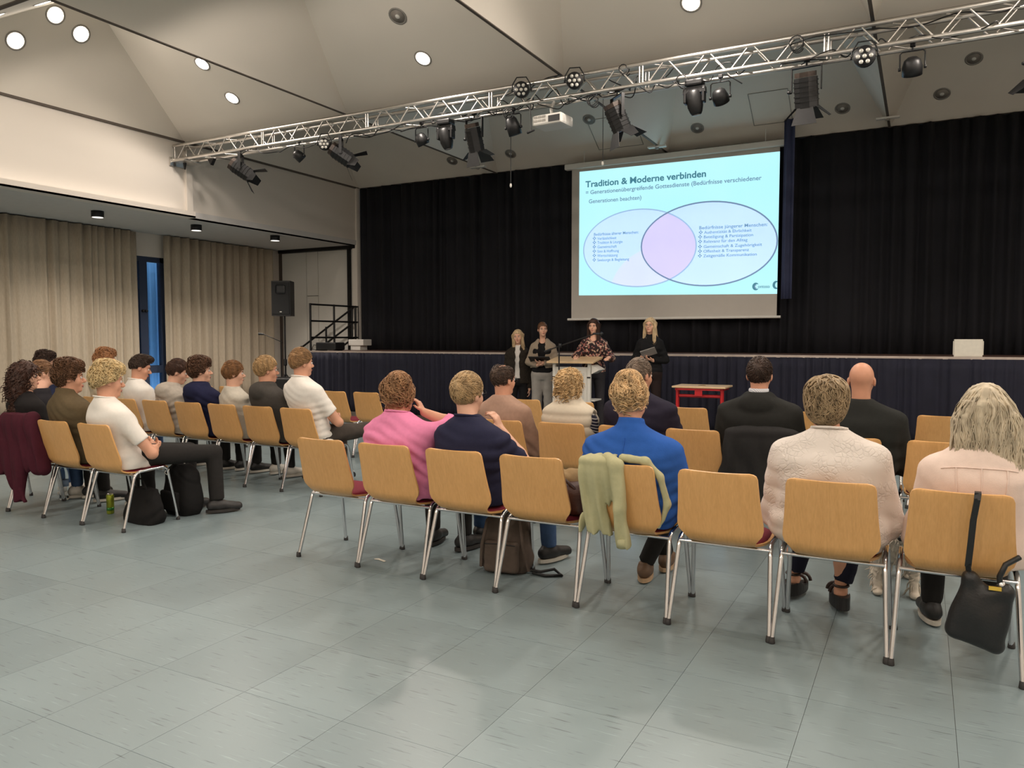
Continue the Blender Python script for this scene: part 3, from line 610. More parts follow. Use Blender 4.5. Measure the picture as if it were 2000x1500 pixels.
def text(s, u, v, size, m, bold=0.0, width=None, nm_='lettering'):
    cu = bpy.data.curves.new(nm_, 'FONT'); cu.body = s; cu.size = size; cu.offset = bold; cu.resolution_u = 3
    tmp = bpy.data.objects.new('tmp', cu); COL.objects.link(tmp); bpy.context.view_layer.update()
    dg = bpy.context.evaluated_depsgraph_get(); me = bpy.data.meshes.new_from_object(tmp.evaluated_get(dg)); bpy.data.objects.remove(tmp); bpy.data.curves.remove(cu)
    co = np.empty(len(me.vertices) * 3, np.float32); me.vertices.foreach_get('co', co); co = co.reshape(-1, 3)
    wsc = width * 3.357 / max(co[:, 0].max(), 1e-6) if width else 1.0
    for i, v_ in enumerate(me.vertices):
        v_.co = sq(u + co[i, 0] * wsc / 3.357, v + co[i, 1] / 2.17, .0065)
    me.materials.clear(); return obj(nm_, me, m, ps)
def uv(x, y):  # pixel of the photograph's slide region to slide coordinates
    u = (x - 1131.5) / (1521 - 1131.5); yt = 336 + (296 - 336) * u; yb = 577 + (573.5 - 577) * u
    return u, (yb - y) / (yb - yt)
TXT = [("Tradition & Moderne verbinden", (1145, 366), (1389, 344), .150, e_t, .004), ("= Generationenübergreifende Gottesdienste (Bedürfnisse verschiedener", (1145, 380), (1490, 346), .098, e_t2, .0015),
       ("Generationen beachten)", (1152, 397), (1263, 387), .098, e_t2, .0015), ("Bedürfnisse älterer Menschen:", (1163.5, 460), (1258, 455.5), .068, e_t2, .001),
       ("Bedürfnisse jüngerer Menschen:", (1377, 447), (1502, 438), .075, e_t2, .001)]
for s, a, b_, z, m_, bo in TXT:
    (u0, v0), (u1, v1) = uv(*a), uv(*b_); text(s, u0, v0, z, m_, bo, u1 - u0)
LL = [("Verlässlichkeit", 1171.5, 1212, 468), ("Tradition & Liturgie", 1171.5, 1225, 476), ("Gemeinschaft", 1171.5, 1213, 484.5), ("Sinn & Hoffnung", 1171.5, 1217.5, 493), ("Wertschätzung", 1171.5, 1215, 501.5), ("Seelsorge & Begleitung", 1171.5, 1239, 510)]
RL = [("Authentizität & Ehrlichkeit", 1387, 1474, 455.5), ("Beteiligung & Partizipation", 1386, 1477, 464.5), ("Relevanz für den Alltag", 1386, 1467, 473.5), ("Gemeinschaft & Zugehörigkeit", 1386, 1493, 483.5), ("Offenheit & Transparenz", 1386, 1470, 492.5), ("Zeitgemäße Kommunikation", 1386, 1484, 501.5)]
for s, x0, x1, y in LL + RL:
    u0, v0 = uv(x0, y); u1, _ = uv(x1, y); text(s, u0, v0, .066, e_t2, .0008, u1 - u0)
    cu_, cv_ = uv(x0 - 6.5, y - 3)
    for du, dv in ((0, .009), (0, -.009), (.006, 0), (-.006, 0)):
        MB().add([sq(cu_ + du + a * .0042, cv_ + dv + b * .0065, .0065) for a, b in ((1, 0), (0, 1), (-1, 0), (0, -1))], [(0, 1, 2, 3)]).build('bullet', e_t2, ps)
u0, v0 = uv(1487, 562); u1, _ = uv(1508, 562); text("ontoso", u0, v0, .07, e_t, .001, u1 - u0)
def arc(cu, cv, ru, rv, w, a0, a1, m, n=24):
    vs = []
    for k in range(n + 1):
        a = math.radians(a0 + (a1 - a0) * k / n); ww = w * math.sin(math.pi * k / n) ** .6
        for s in (-.5, .5): vs.append(sq(min(cu + (ru + s * ww / ASP) * math.cos(a), 1), cv + (rv + s * ww) * math.sin(a), .0066))
    MB().add(vs, [(2 * k, 2 * k + 1, 2 * k + 3, 2 * k + 2) for k in range(n)]).build('logo', m, ps)
cu_, cv_ = uv(1484, 559); arc(cu_, cv_, .013, .022, .016, 40, 320, e_t); arc(cu_, cv_, .007, .012, .008, 60, 300, e_r)
cu_, cv_ = uv(1520, 556); arc(cu_, cv_, .013, .024, .018, 60, 300, e_t)

# stage items ------------------------------------------------------------------
def paper_box(name, loc, w, h, d, label, seed):
    t = thing(name, label, 'box', loc, 0); r_ = random.Random(seed)
    MB().b2((-w / 2, 0, 0), (w / 2, d, h), .006).build('carton', M['paper'], t)
    for s in (-1, 1): MB().b2((s * w / 2 - .012, d * .1, h * .1), (s * w / 2 + .012, d * .5, h * .9), .004).build('flap', M['paper'], t)
    return t
paper_box('paper_carton', (.54, 11.93, ZD), .33, .235, .2, 'pale square cardboard box on the right part of the stage edge', 1)
bx = thing('storage_box', 'low white box with a thicker lid on the stage beside the guard rail', 'box', (-10.55, 12.9, ZD)); MB().b2((-.16, -.12, 0), (.10, .12, .10), .008).build('body', M['white'], bx); MB().b2((-.2, -.14, .10), (.2, .14, .23), .01).build('lid', M['white'], bx)
sb = thing('stage_box', 'flat black connection box on the stage in front of the guard rail', 'case', (-10.62, 12.05, ZD)); MB().b2((-.26, -.15, 0.015), (.26, .15, .17), .02).build('case', M['black'], sb); MB().tube([(-.26, 0, .1), (-.4, -.05, .12), (-.5, 0, .03), (-.42, .1, .01)], .008, 6).build('lead', M['cable'], sb)
for s in (-.2, .2): MB().b2((s - .03, -.1, 0), (s + .03, .1, .02)).build('foot', M['foot'], sb)
cd = thing('card_stack', 'small white stack of cards on the stage edge behind the presenters', 'paper', (-4.02, 11.98, ZD)); 
for k in range(4): MB().box((0.004 * (k % 2), 0, .009 + .018 * k), (.075, .06, .0085)).build('card', M['paper'], cd)
# loudspeaker on a stand, sub
sp = thing('loudspeaker', 'black loudspeaker raised on a stand beside the stage stairs', 'loudspeaker', (-11.12, 11.3, 1.88), math.radians(202))
pr_ = [(-.19, .17), (.19, .17), (.13, -.19), (-.13, -.19)]
MB().prism(pr_, .68, Matrix.Translation((0, 0, .34))).build('cabinet', M['black'], sp)
MB().b2((-.175, .17, .03), (.175, .182, .65), .008).build('grille', M['grille'], sp)
MB().b2((-.1, .17, .43), (.1, .188, .6), .03).build('horn', M['black'], sp)
MB().b2((-.02, .182, .07), (.02, .186, .085)).build('badge', M['white'], sp)
ss = thing('speaker_stand', 'black tripod stand carrying the loudspeaker', 'stand', (-11.12, 11.3, 0))
MB().tube([(0, 0, .25), (0, 0, 1.88)], .018, 10).build('pole', M['blackmetal'], ss); MB().lathe([(.03, .9), (.034, .93), (.034, 1.0), (.03, 1.03)], 12).build('collar', M['black'], ss)
for a in (20, 140, 260):
    c, s = math.cos(math.radians(a)), math.sin(math.radians(a)); MB().tube([(0, 0, .75), (c * .5, s * .5, .015)], .013, 6).build('leg', M['blackmetal'], ss); MB().tube([(0, 0, .3), (c * .28, s * .28, .34)], .009, 6).build('brace', M['blackmetal'], ss)
bm_ = thing('microphone_stand', 'black boom microphone stand beside the loudspeaker pole', 'microphone stand', (-10.98, 11.05, 0))
MB().tube([(0, 0, .02), (0, 0, 1.42)], .011, 8).build('pole', M['blackmetal'], bm_); MB().tube([(.05, 0, 1.36), (-.33, -.12, 1.52)], .008, 6).build('boom', M['blackmetal'], bm_); MB().tube([(-.33, -.12, 1.52), (-.43, -.15, 1.53)], [.016, .026], 8).build('microphone', M['black'], bm_)
for a in (0, 120, 240): MB().tube([(0, 0, .1), (math.cos(math.radians(a)) * .3, math.sin(math.radians(a)) * .3, .012)], .009, 6).build('leg', M['blackmetal'], bm_)
sw = thing('subwoofer', 'black box standing on the floor before the left end of the stage', 'loudspeaker', (-10.36, 10.42, 0), math.radians(25)); MB().b2((-.3, -.3, .02), (.3, .3, .72), .02).build('cabinet', M['black'], sw); MB().b2((-.28, -.31, .05), (.28, -.298, .69)).build('grille', M['grille'], sw)
for s in (-.2, .2): MB().b2((s - .03, -.2, 0), (s + .03, .2, .025)).build('foot', M['foot'], sw)

# lectern ------------------------------------------------------------------------
lc = thing('lectern', 'white lectern with perforated front panel and pale wooden top', 'lectern', (-4.53, 10.35, 0), math.radians(4))
mw = mat('lectern_white', rgb(214, 210, 202), .5, var=.02)
def perf_mat():
    m, nt, b = nodes('perforated_panel'); tc = N(nt, 'ShaderNodeTexCoord'); mp = N(nt, 'ShaderNodeMapping'); mp.inputs['Scale'].default_value = (60, 60, 60); nt.links.new(tc.outputs['Object'], mp.inputs[0])
    fr = N(nt, 'ShaderNodeVectorMath', operation='FRACTION'); nt.links.new(mp.outputs[0], fr.inputs[0])
    sb_ = N(nt, 'ShaderNodeVectorMath', operation='SUBTRACT'); sb_.inputs[1].default_value = (.5, .5, .5); nt.links.new(fr.outputs[0], sb_.inputs[0])
    ml = N(nt, 'ShaderNodeVectorMath', operation='MULTIPLY'); ml.inputs[1].default_value = (1, 0, 1); nt.links.new(sb_.outputs[0], ml.inputs[0])
    ln = N(nt, 'ShaderNodeVectorMath', operation='LENGTH'); nt.links.new(ml.outputs[0], ln.inputs[0])
    lt_ = N(nt, 'ShaderNodeMath', operation='LESS_THAN'); lt_.inputs[1].default_value = .27; nt.links.new(ln.outputs['Value'], lt_.inputs[0])
    mx = N(nt, 'ShaderNodeMix', data_type='RGBA'); mx.inputs['A'].default_value = rgb(214, 210, 202); mx.inputs['B'].default_value = rgb(110, 106, 102); nt.links.new(lt_.outputs[0], mx.inputs['Factor']); nt.links.new(mx.outputs['Result'], b.inputs['Base Color'])
    return m
for s in (-.27, .27): MB().b2((s - .022, -.03, .02), (s + .022, .03, 1.10), .004).build('post', mw, lc)
MB().b2((-.25, -.018, .10), (.25, -.006, 1.02)).build('front_panel', mw, lc)
MB().b2((-.20, -.024, .55), (.20, -.018, .93)).build('perforated_field', perf_mat(), lc); MB().b2((-.07, -.024, .14), (.20, -.018, .52)).build('perforated_field', perf_mat(), lc)
MB().box((0, .13, 1.12), (.36, .24, .014), rot('X', 8).to_3x3(), .004).build('top', M['beechtop'], lc)
MB().b2((-.26, .03, .52), (.34, .36, .54)).build('shelf', mw, lc); MB().b2((-.30, -.1, 0), (.30, .42, .03), .006).build('base', M['blackmetal'], lc)
MB().prism([(.30, 1.05), (.30, .92), (.42, .98)], .3, Matrix(((1, 0, 0, 0), (0, 0, 1, .15), (0, 1, 0, 0), (0, 0, 0, 1)))).build('side_wing', mw, lc)
for s in (-.27, .27):
    for z in (.86, .40): MB().b2((s - .026, -.036, z), (s + .026, -.028, z + .02)).build('clip', M['black'], lc)
ms = thing('microphone_stand', 'tall boom microphone stand in front of the lectern', 'microphone stand', (-4.60, 10.05, 0))
MB().tube([(0, 0, .02), (0, 0, 1.33)], .011, 8).build('pole', M['blackmetal'], ms)
MB().tube([(-.20, .02, 1.26), (0, .06, 1.335), (.46, .2, 1.50)], .009, 6).build('boom', M['blackmetal'], ms); MB().tube([(-.24, .015, 1.245), (-.14, .03, 1.283)], .014, 6).build('counterweight', M['black'], ms)
MB().tube([(.44, .19, 1.505), (.53, .22, 1.50)], [.013, .016], 8).build('microphone', M['black'], ms); MB().lathe([(.012, -.03), (.026, -.018), (.030, 0), (.024, .02), (.001, .03)], 12, frame((.555, .23, 1.50), (1, .3, 0))).build('windscreen', M['black'], ms)
MB().lathe([(.02, -.03), (.026, 0), (.02, .03)], 10, Matrix.Translation((0, .03, 1.335))).build('clutch', M['black'], ms)
for a in (30, 150, 270): MB().tube([(0, 0, .1), (math.cos(math.radians(a)) * .32, math.sin(math.radians(a)) * .32, .012)], .009, 6).build('leg', M['blackmetal'], ms)

# red school desk ------------------------------------------------------------------
dk = thing('school_desk', 'small school desk with red steel frame and pale wooden top', 'desk', (-2.66, 10.55, 0), math.radians(2))
MB().b2((-.36, -.27, .765), (.36, .27, .79), .006).build('tabletop', M['beechtop'], dk)
for s in (-.30, .30):
    for dy in (-.20, -.14): MB().tube([(s, dy, .765), (s, dy - .0, .04)], .019, 8).build('leg', M['red'], dk)
    MB().tube([(s, -.30, .022), (s, .26, .022)], .02, 8).build('foot', M['red'], dk); MB().tube([(s, -.25, .745), (s, .25, .745)], .018, 8).build('bracket', M['red'], dk)
MB().tube([(-.30, -.17, .655), (.30, -.17, .655)], .022, 8).build('crossbar', M['red'], dk); MB().b2((-.31, -.25, .735), (.31, -.23, .765)).build('apron', M['red'], dk); MB().b2((-.05, -.245, .66), (.05, -.225, .765)).build('crank_box', M['red'], dk)
ky = thing('key_ring', 'small brass keys lying on the school desk', 'keys', (-2.68, 10.48, .79)); br = mat('brass', rgb(150, 120, 60), .4, .8)
MB().tube([(.02 * math.cos(a), .02 * math.sin(a), .004) for a in [k * .52 for k in range(13)]], .002, 5).build('ring', br, ky)
for a in (.2, 1.0): MB().box((.05 * math.cos(a), .05 * math.sin(a), .004), (.03, .008, .003), Matrix.Rotation(a, 3, 'Z')).build('key', br, ky)

# chairs ------------------------------------------------------------------------------
def chair_meshes():
    prof = [(-.283, .802, .150), (-.2825, .799, .168), (-.281, .792, .181), (-.277, .775, .188), (-.262, .72, .191), (-.245, .66, .195), (-.228, .60, .200), (-.213, .55, .206), (-.206, .52, .207), (-.200, .495, .200), (-.192, .474, .182), (-.180, .455, .166), (-.160, .440, .157), (-.130, .430, .158), (-.095, .4265, .172), (-.05, .425, .192), (0, .426, .203), (.06, .430, .206), (.12, .434, .204), (.17, .435, .198), (.20, .431, .186), (.217, .424, .165), (.225, .416, .13)]
    nx = 10; top = []; P = np.array(prof)
    for i, (y, z, w) in enumerate(prof):
        a = P[max(i - 1, 0)]; b = P[min(i + 1, len(P) - 1)]; t = np.array([b[0] - a[0], b[1] - a[1]]); t /= np.linalg.norm(t); nrm = np.array([-t[1], t[0]])
        for j in range(nx + 1):
            q = j / nx * 2 - 1; c = .016 * (1 - q * q) * (1 if z > .47 else .4)
            top.append((q * w, y - nrm[0] * 0 - c * abs(nrm[0]), z - c * abs(nrm[1]), nrm[0], nrm[1]))
    T_ = np.array(top); th = .0115; A = T_[:, :3].copy(); B = A.copy(); B[:, 1] -= T_[:, 3] * th; B[:, 2] -= T_[:, 4] * th
    n, k = len(prof), nx + 1; I = np.arange(n * k).reshape(n, k); Q = np.stack([I[:-1, :-1], I[:-1, 1:], I[1:, 1:], I[1:, :-1]], -1).reshape(-1, 4)
    ed = np.concatenate([I[0, :], I[1:, -1], I[-1, -2::-1], I[-2:0:-1, 0]]); E_ = np.stack([ed, np.roll(ed, -1), np.roll(ed, -1) + n * k, ed + n * k], -1)
    # separate rim vertices keep the edge crisp
    V = np.vstack([A, B]); V2 = np.vstack([V, V]); sh = mesh_np('shell', V2, np.vstack([Q[:, ::-1], Q + n * k, E_[:, ::-1] + 2 * n * k])); sh.materials.append(M['beech'])
    # cushion follows the seat
    cu_ = []; m_ = 0; ps_ = [p for p in prof[12:21]]
    rows = []
    for i, (y, z, w) in enumerate(ps_):
        e = 1 if 0 < i < len(ps_) - 1 else 0
        for j in range(nx + 1):
            q = j / nx * 2 - 1; ww = (w - .014) * (.96 if not e else 1); ed_ = max(0, 1 - abs(q) ** 6); rows.append((q * ww, y + (.008 if i == 0 else 0), z + .001 + .020 * e * ed_ - .004 * (1 - q * q)))
    rows = np.array(rows); bt = rows.copy(); bt[:, 2] = np.repeat([p[1] for p in ps_], nx + 1) - .006
    n2 = len(ps_); I = np.arange(n2 * k).reshape(n2, k); Q = np.stack([I[:-1, :-1], I[:-1, 1:], I[1:, 1:], I[1:, :-1]], -1).reshape(-1, 4); ed = np.concatenate([I[0, :], I[1:, -1], I[-1, -2::-1], I[-2:0:-1, 0]]); E_ = np.stack([ed, np.roll(ed, -1), np.roll(ed, -1) + n2 * k, ed + n2 * k], -1)
    cs = mesh_np('seat_cushion', np.vstack([rows, bt]), np.vstack([Q, Q[:, ::-1] + n2 * k, E_[:, ::-1]])); cs.materials.append(M['cloth_burg'])
    return sh, cs
sh_me, cu_me = chair_meshes()
def bezier_corner(pts, r, n=5):
    out = [Vector(pts[0])]
    for i in range(1, len(pts) - 1):
        p = Vector(pts[i]); a = (Vector(pts[i - 1]) - p).normalized() * r; b = (Vector(pts[i + 1]) - p).normalized() * r
        for k in range(n + 1):
            t = k / n; out.append((p + a) * (1 - t) ** 2 + p * 2 * t * (1 - t) + (p + b) * t * t)
    out.append(Vector(pts[-1])); return out
leg_me = {}; cap_me = {}
for s in (-1, 1):
    x = s * .222
    leg_me[s, 0] = MB().tube(bezier_corner([(s * .243, -.232, .008), (x, -.11, .425), (x, .0, .432)], .05), .0115, 10).mesh('leg')
    leg_me[s, 1] = MB().tube(bezier_corner([(s * .243, .236, .008), (x, .165, .436), (x, -.0, .432)], .05), .0115, 10).mesh('leg')
    for r_, y in ((0, -.234), (1, .237)): cap_me[s, r_] = MB().lathe([(.015, 0), (.016, .004), (.0135, .03)], 10, Matrix.Translation((s * .2435, y, 0))).mesh('foot_cap')
for m_ in leg_me.values(): m_.materials.append(M['chrome'])
for m_ in cap_me.values(): m_.materials.append(M['foot'])
rail_me = {y: MB().tube([(-.222, y, z), (.222, y, z)], .009, 8).mesh('cross_rail') for y, z in ((-.118, .405), (.13, .412))}
for m_ in rail_me.values(): m_.materials.append(M['chrome'])
def make_chair():
    t = thing('stacking_chair', 'x', 'chair')
    obj('shell', sh_me, None, t); obj('seat_cushion', cu_me, None, t)
    for k in leg_me: l = obj('leg', leg_me[k], None, t); obj('foot_cap', cap_me[k], None, l)
    for y in rail_me: obj('cross_rail', rail_me[y], None, t)
    return t
chair0 = make_chair(); first = [True]
def chair(x, y, label, rz=0.0, group=None):
    c = chair0 if first[0] else copy_tree(chair0); first[0] = False
    c.location = (x, y, 0); c.rotation_euler = (0, 0, math.radians(rz)); c['label'] = label
    if group: c['group'] = group
    return c
R1Y, R2Y, R3Y = 3.965, 5.50, 7.42
RX1 = [-3.34, -2.84, -2.34, -1.845, -1.345, -.845, -.345, .158]
for x, lab in zip(RX1, ('empty beech chair at the left end of the back row', 'beech chair under the person in pink', 'beech chair under the person in a navy shirt, back row', 'empty beech chair with a brown bag on its seat', 'beech chair with a pale green jacket over its back', 'empty beech chair between the blue and white blouses', 'beech chair under the person in a white lace blouse', 'beech chair with a black handbag hanging from its back')):
    chair(x, R1Y - .004 * (x + 3.3) * 3, lab, group='chairs in the back row on the right')
RX2 = [-2.89, -2.385, -1.9, -1.40, -.90, -.40, .12]
for x, lab in zip(RX2, ('beech chair under the person in a tan sweater', 'beech chair under the curly haired person in a cream vest', 'beech chair under the broad person in dark navy', 'empty beech chair behind the blue blouse, second row from the back', 'beech chair with a dark jacket over its back', 'beech chair under the bald person in black', 'empty beech chair half hidden by the long grey hair')):
    chair(x, R2Y + .05 * (x + 2.9), lab, group='chairs in the middle row on the right')
for x, y, lab in ((-3.66, 7.4, 'empty front row chair showing left of the cream vest'), (-3.05, 7.36, 'empty front row chair showing right of the cream vest'), (-1.90, 7.26, 'empty front row chair in front of the red desk'), (-1.37, 7.38, 'front row chair peeking out left of the black hoodie'), (-.88, 7.36, 'front row chair between the black hoodie and short grey hair'), (-.36, 7.28, 'front row chair just right of the bald person'), (.165, 7.46, 'front row chair at the far right before the stage')):
    chair(x, y, lab, group='chairs in the front row on the right')
for x, lab in zip((-5.415, -5.92, -6.41, -6.91), ('beech chair at the aisle end under the blond person in white', 'beech chair under the person in an olive jacket', 'chair with a burgundy jacket hanging over its back', 'chair at the left picture edge under a leaning person')):
    chair(x, 3.825, lab, group='chairs in the back row on the left')
LX2 = [-5.02, -5.50, -5.98, -6.46, -6.96, -7.45, -7.95, -9.25]
for x, lab in zip(LX2, ('aisle chair under the tall person in a white shirt, middle row', 'beech chair under the person in a charcoal hoodie', 'beech chair under the short person in light grey', 'beech chair under the person in a navy hoodie', 'beech chair under the person in a pale grey hoodie', 'chair under the person with bowed head in white', 'chair under the person with reddish fair hair', 'chair under the dark haired person in glasses')):
    chair(x, 5.50, lab, group='chairs in the middle row on the left')
for x, y, lab in ((-8.56, 7.45, 'empty chair by the curtain, seen left of the short person in grey'), (-8.09, 7.48, 'empty chair by the curtain, seen right of the short person in grey'), (-6.27, 7.44, 'empty front row chair right of the tall person in white'), (-5.79, 7.46, 'empty front row chair left of the person in pink')):
    chair(x, y, lab, group='chairs in the front row on the left')

# ================================================================== implicit surfaces for bodies, clothes, hair
def V3(*a): return np.array(a, float)
def smin(a, b, k):
    if k <= 0: return np.minimum(a, b)
    h = np.clip(.5 + .5 * (b - a) / k, 0, 1); return b + (a - b) * h - k * h * (1 - h)
def euler(yaw=0, pitch=0, roll=0):
    """yaw + turns left, pitch + looks up, roll + tilts to the right ear"""
    return np.array((Matrix.Rotation(math.radians(yaw), 3, 'Z') @ Matrix.Rotation(math.radians(pitch), 3, 'X') @ Matrix.Rotation(math.radians(roll), 3, 'Y')))
class SDF:
    def __init__(s): s.ops = []; s.disp = None
    def _add(s, f, lo, hi, k, op): s.ops.append((f, np.array(lo, float), np.array(hi, float), k, op)); return s
    def cone(s, a, b, ra, rb, k=.02, flat=0, op='u'):
        a = np.array(a, float); b = np.array(b, float); ba = b - a; L2 = max(ba @ ba, 1e-9); L = math.sqrt(L2); R = max(ra, rb)
        def f(x, y, z):
            px, py, pz = x - a[0], y - a[1], z - a[2]; t0 = (px * ba[0] + py * ba[1] + pz * ba[2]) / L2; t = np.clip(t0, 0, 1)
            d = np.sqrt((px - t * ba[0]) ** 2 + (py - t * ba[1]) ** 2 + (pz - t * ba[2]) ** 2) - (ra + (rb - ra) * t)
            if flat: d = np.maximum(d, (t0 - 1) * L)
            return d
        return s._add(f, np.minimum(a, b) - R, np.maximum(a, b) + R, k, op)
    def chain(s, pts, rs, k=.02, flat=0):
        for i in range(len(pts) - 1): s.cone(pts[i], pts[i + 1], rs[i], rs[i + 1], k, flat if i == len(pts) - 2 else 0)
        return s
    def ell(s, c, r, R=None, k=.02, op='u'):
        c = np.array(c, float); r = np.array(r, float); m = r.max()
        def f(x, y, z):
            x, y, z = x - c[0], y - c[1], z - c[2]
            if R is not None: x, y, z = (R[0, 0] * x + R[1, 0] * y + R[2, 0] * z), (R[0, 1] * x + R[1, 1] * y + R[2, 1] * z), (R[0, 2] * x + R[1, 2] * y + R[2, 2] * z)
            k0 = np.sqrt((x / r[0]) ** 2 + (y / r[1]) ** 2 + (z / r[2]) ** 2); k1 = np.sqrt((x / r[0] ** 2) ** 2 + (y / r[1] ** 2) ** 2 + (z / r[2] ** 2) ** 2) + 1e-9
            return k0 * (k0 - 1) / k1
        ext = r if R is None else np.full(3, m)
        return s._add(f, c - ext, c + ext, k, op)
    def box(s, c, h, rd=.01, R=None, k=.01, op='u'):
        c = np.array(c, float); h = np.array(h, float); m = np.linalg.norm(h)
        def f(x, y, z):
            x, y, z = x - c[0], y - c[1], z - c[2]
            if R is not None: x, y, z = (R[0, 0] * x + R[1, 0] * y + R[2, 0] * z), (R[0, 1] * x + R[1, 1] * y + R[2, 1] * z), (R[0, 2] * x + R[1, 2] * y + R[2, 2] * z)
            qx, qy, qz = np.abs(x) - h[0] + rd, np.abs(y) - h[1] + rd, np.abs(z) - h[2] + rd
            return np.sqrt(np.maximum(qx, 0) ** 2 + np.maximum(qy, 0) ** 2 + np.maximum(qz, 0) ** 2) + np.minimum(np.maximum(qx, np.maximum(qy, qz)), 0) - rd
        ext = h if R is None else np.full(3, m)
        return s._add(f, c - ext, c + ext, k, op)
    def loft(s, secs, k=.03, p=2.3, op='u', cap=.02):
        """stack of ellipse-like sections (z, cx, cy, a, b)"""
        S = np.array(sorted(secs), float); zz = np.linspace(S[0, 0], S[-1, 0], 90); T = []
        for c in range(1, 5):
            m = np.gradient(S[:, c], S[:, 0]); i = np.clip(np.searchsorted(S[:, 0], zz) - 1, 0, len(S) - 2); h = S[i + 1, 0] - S[i, 0]; t = (zz - S[i, 0]) / h
            T.append((2 * t ** 3 - 3 * t ** 2 + 1) * S[i, c] + (t ** 3 - 2 * t ** 2 + t) * h * m[i] + (-2 * t ** 3 + 3 * t ** 2) * S[i + 1, c] + (t ** 3 - t ** 2) * h * m[i + 1])
        z0, z1 = zz[0], zz[-1]
        def f(x, y, z):
            cx, cy, a, b = (np.interp(z, zz, q) for q in T); a = np.maximum(a, .004); b = np.maximum(b, .004)
            d = ((np.abs((x - cx) / a) ** p + np.abs((y - cy) / b) ** p) ** (1 / p) - 1) * np.minimum(a, b)
            return np.maximum(d, np.maximum(z - z1, z0 - z))
        lo = (min(T[0] - T[2]), min(T[1] - T[3]), z0); hi = (max(T[0] + T[2]), max(T[1] + T[3]), z1)
        return s._add(f, lo, hi, k, op)
    def cutf(s, f): s.ops.append((f, None, None, .008, 'i')); return s
    def combine(s, F, d, k, op):
        if op == 'u': return smin(F, d, k)
        if op == 's': return -smin(-F, d, k)
        return -smin(-F, -d, k)
    def pts(s, P):
        x, y, z = P[:, 0], P[:, 1], P[:, 2]; F = np.full(len(P), 1.0)
        for f, lo, hi, k, op in s.ops: F = s.combine(F, f(x, y, z), k, op)
        return F
    def grid(s, res, pad=.03):
        us = [o for o in s.ops if o[4] == 'u']; lo = np.min([o[1] for o in us], 0) - pad; hi = np.max([o[2] for o in us], 0) + pad
        n = np.ceil((hi - lo) / res).astype(int) + 1; ax = [(lo[i] + res * np.arange(n[i])).astype(np.float32) for i in range(3)]
        F = np.full(n, .2, np.float32)
        for f, l, h, k, op in s.ops:
            if l is None: sl = (slice(0, n[0]), slice(0, n[1]), slice(0, n[2]))
            else:
                m = k + 3 * res; a = np.clip(((l - m - lo) / res).astype(int), 0, n - 1); b = np.clip(((h + m - lo) / res).astype(int) + 2, 1, n); sl = tuple(slice(a[i], b[i]) for i in range(3))
                if any(b[i] <= a[i] for i in range(3)): continue
            x = ax[0][sl[0]][:, None, None]; y = ax[1][sl[1]][None, :, None]; z = ax[2][sl[2]][None, None, :]
            F[sl] = s.combine(F[sl], f(x, y, z), k, op)
        if s.disp is not None:
            I = np.argwhere(np.abs(F) < .03)
            F[I[:, 0], I[:, 1], I[:, 2]] += s.disp(ax[0][I[:, 0]], ax[1][I[:, 1]], ax[2][I[:, 2]])
        return F, lo, res
    def mesh(s, name, res, xf=None):
        F, lo, res = s.grid(res); Vv, Q = nets(F, lo, res)
        if xf is not None: Vv = xf(Vv)
        return mesh_np(name, Vv, Q)
def nets(F, lo, res):
    S = F < 0; C = np.zeros(np.array(F.shape) - 1, np.int8)
    offs = [(i, j, k) for i in (0, 1) for j in (0, 1) for k in (0, 1)]; n = F.shape
    for i, j, k in offs: C += S[i:n[0] - 1 + i, j:n[1] - 1 + j, k:n[2] - 1 + k]
    act = np.argwhere((C > 0) & (C < 8)); idx = np.full(C.shape, -1, np.int32); idx[act[:, 0], act[:, 1], act[:, 2]] = np.arange(len(act))
    vals = {o: F[act[:, 0] + o[0], act[:, 1] + o[1], act[:, 2] + o[2]] for o in offs}; acc = np.zeros((len(act), 3)); cnt = np.zeros(len(act))
    for a in offs:
        for d in range(3):
            if a[d]: continue
            b = list(a); b[d] = 1; b = tuple(b); v0, v1 = vals[a], vals[b]; m = (v0 < 0) != (v1 < 0)
            t = np.where(m, v0 / np.where(m, v0 - v1, 1), 0); p = np.tile(np.array(a, float), (len(act), 1)); p[:, d] = t; acc += p * m[:, None]; cnt += m
    Vv = lo + (act + acc / cnt[:, None]) * res; Qs = []
    for d in range(3):
        e1, e2 = (d + 1) % 3, (d + 2) % 3; s0 = [slice(None)] * 3; s1 = [slice(None)] * 3; s0[d] = slice(0, -1); s1[d] = slice(1, None)
        ch = S[tuple(s0)] != S[tuple(s1)]; I = np.argwhere(ch); I = I[(I[:, e1] > 0) & (I[:, e2] > 0) & (I[:, e1] < n[e1] - 1) & (I[:, e2] < n[e2] - 1)]
        ins = S[tuple(s0)][I[:, 0], I[:, 1], I[:, 2]]; q = []
        for a, b in ((1, 1), (0, 1), (0, 0), (1, 0)):
            J = I.copy(); J[:, e1] -= a; J[:, e2] -= b; q.append(idx[J[:, 0], J[:, 1], J[:, 2]])
        q = np.stack(q, -1); q[~ins] = q[~ins][:, ::-1]; Qs.append(q)
    return Vv, np.vstack(Qs)
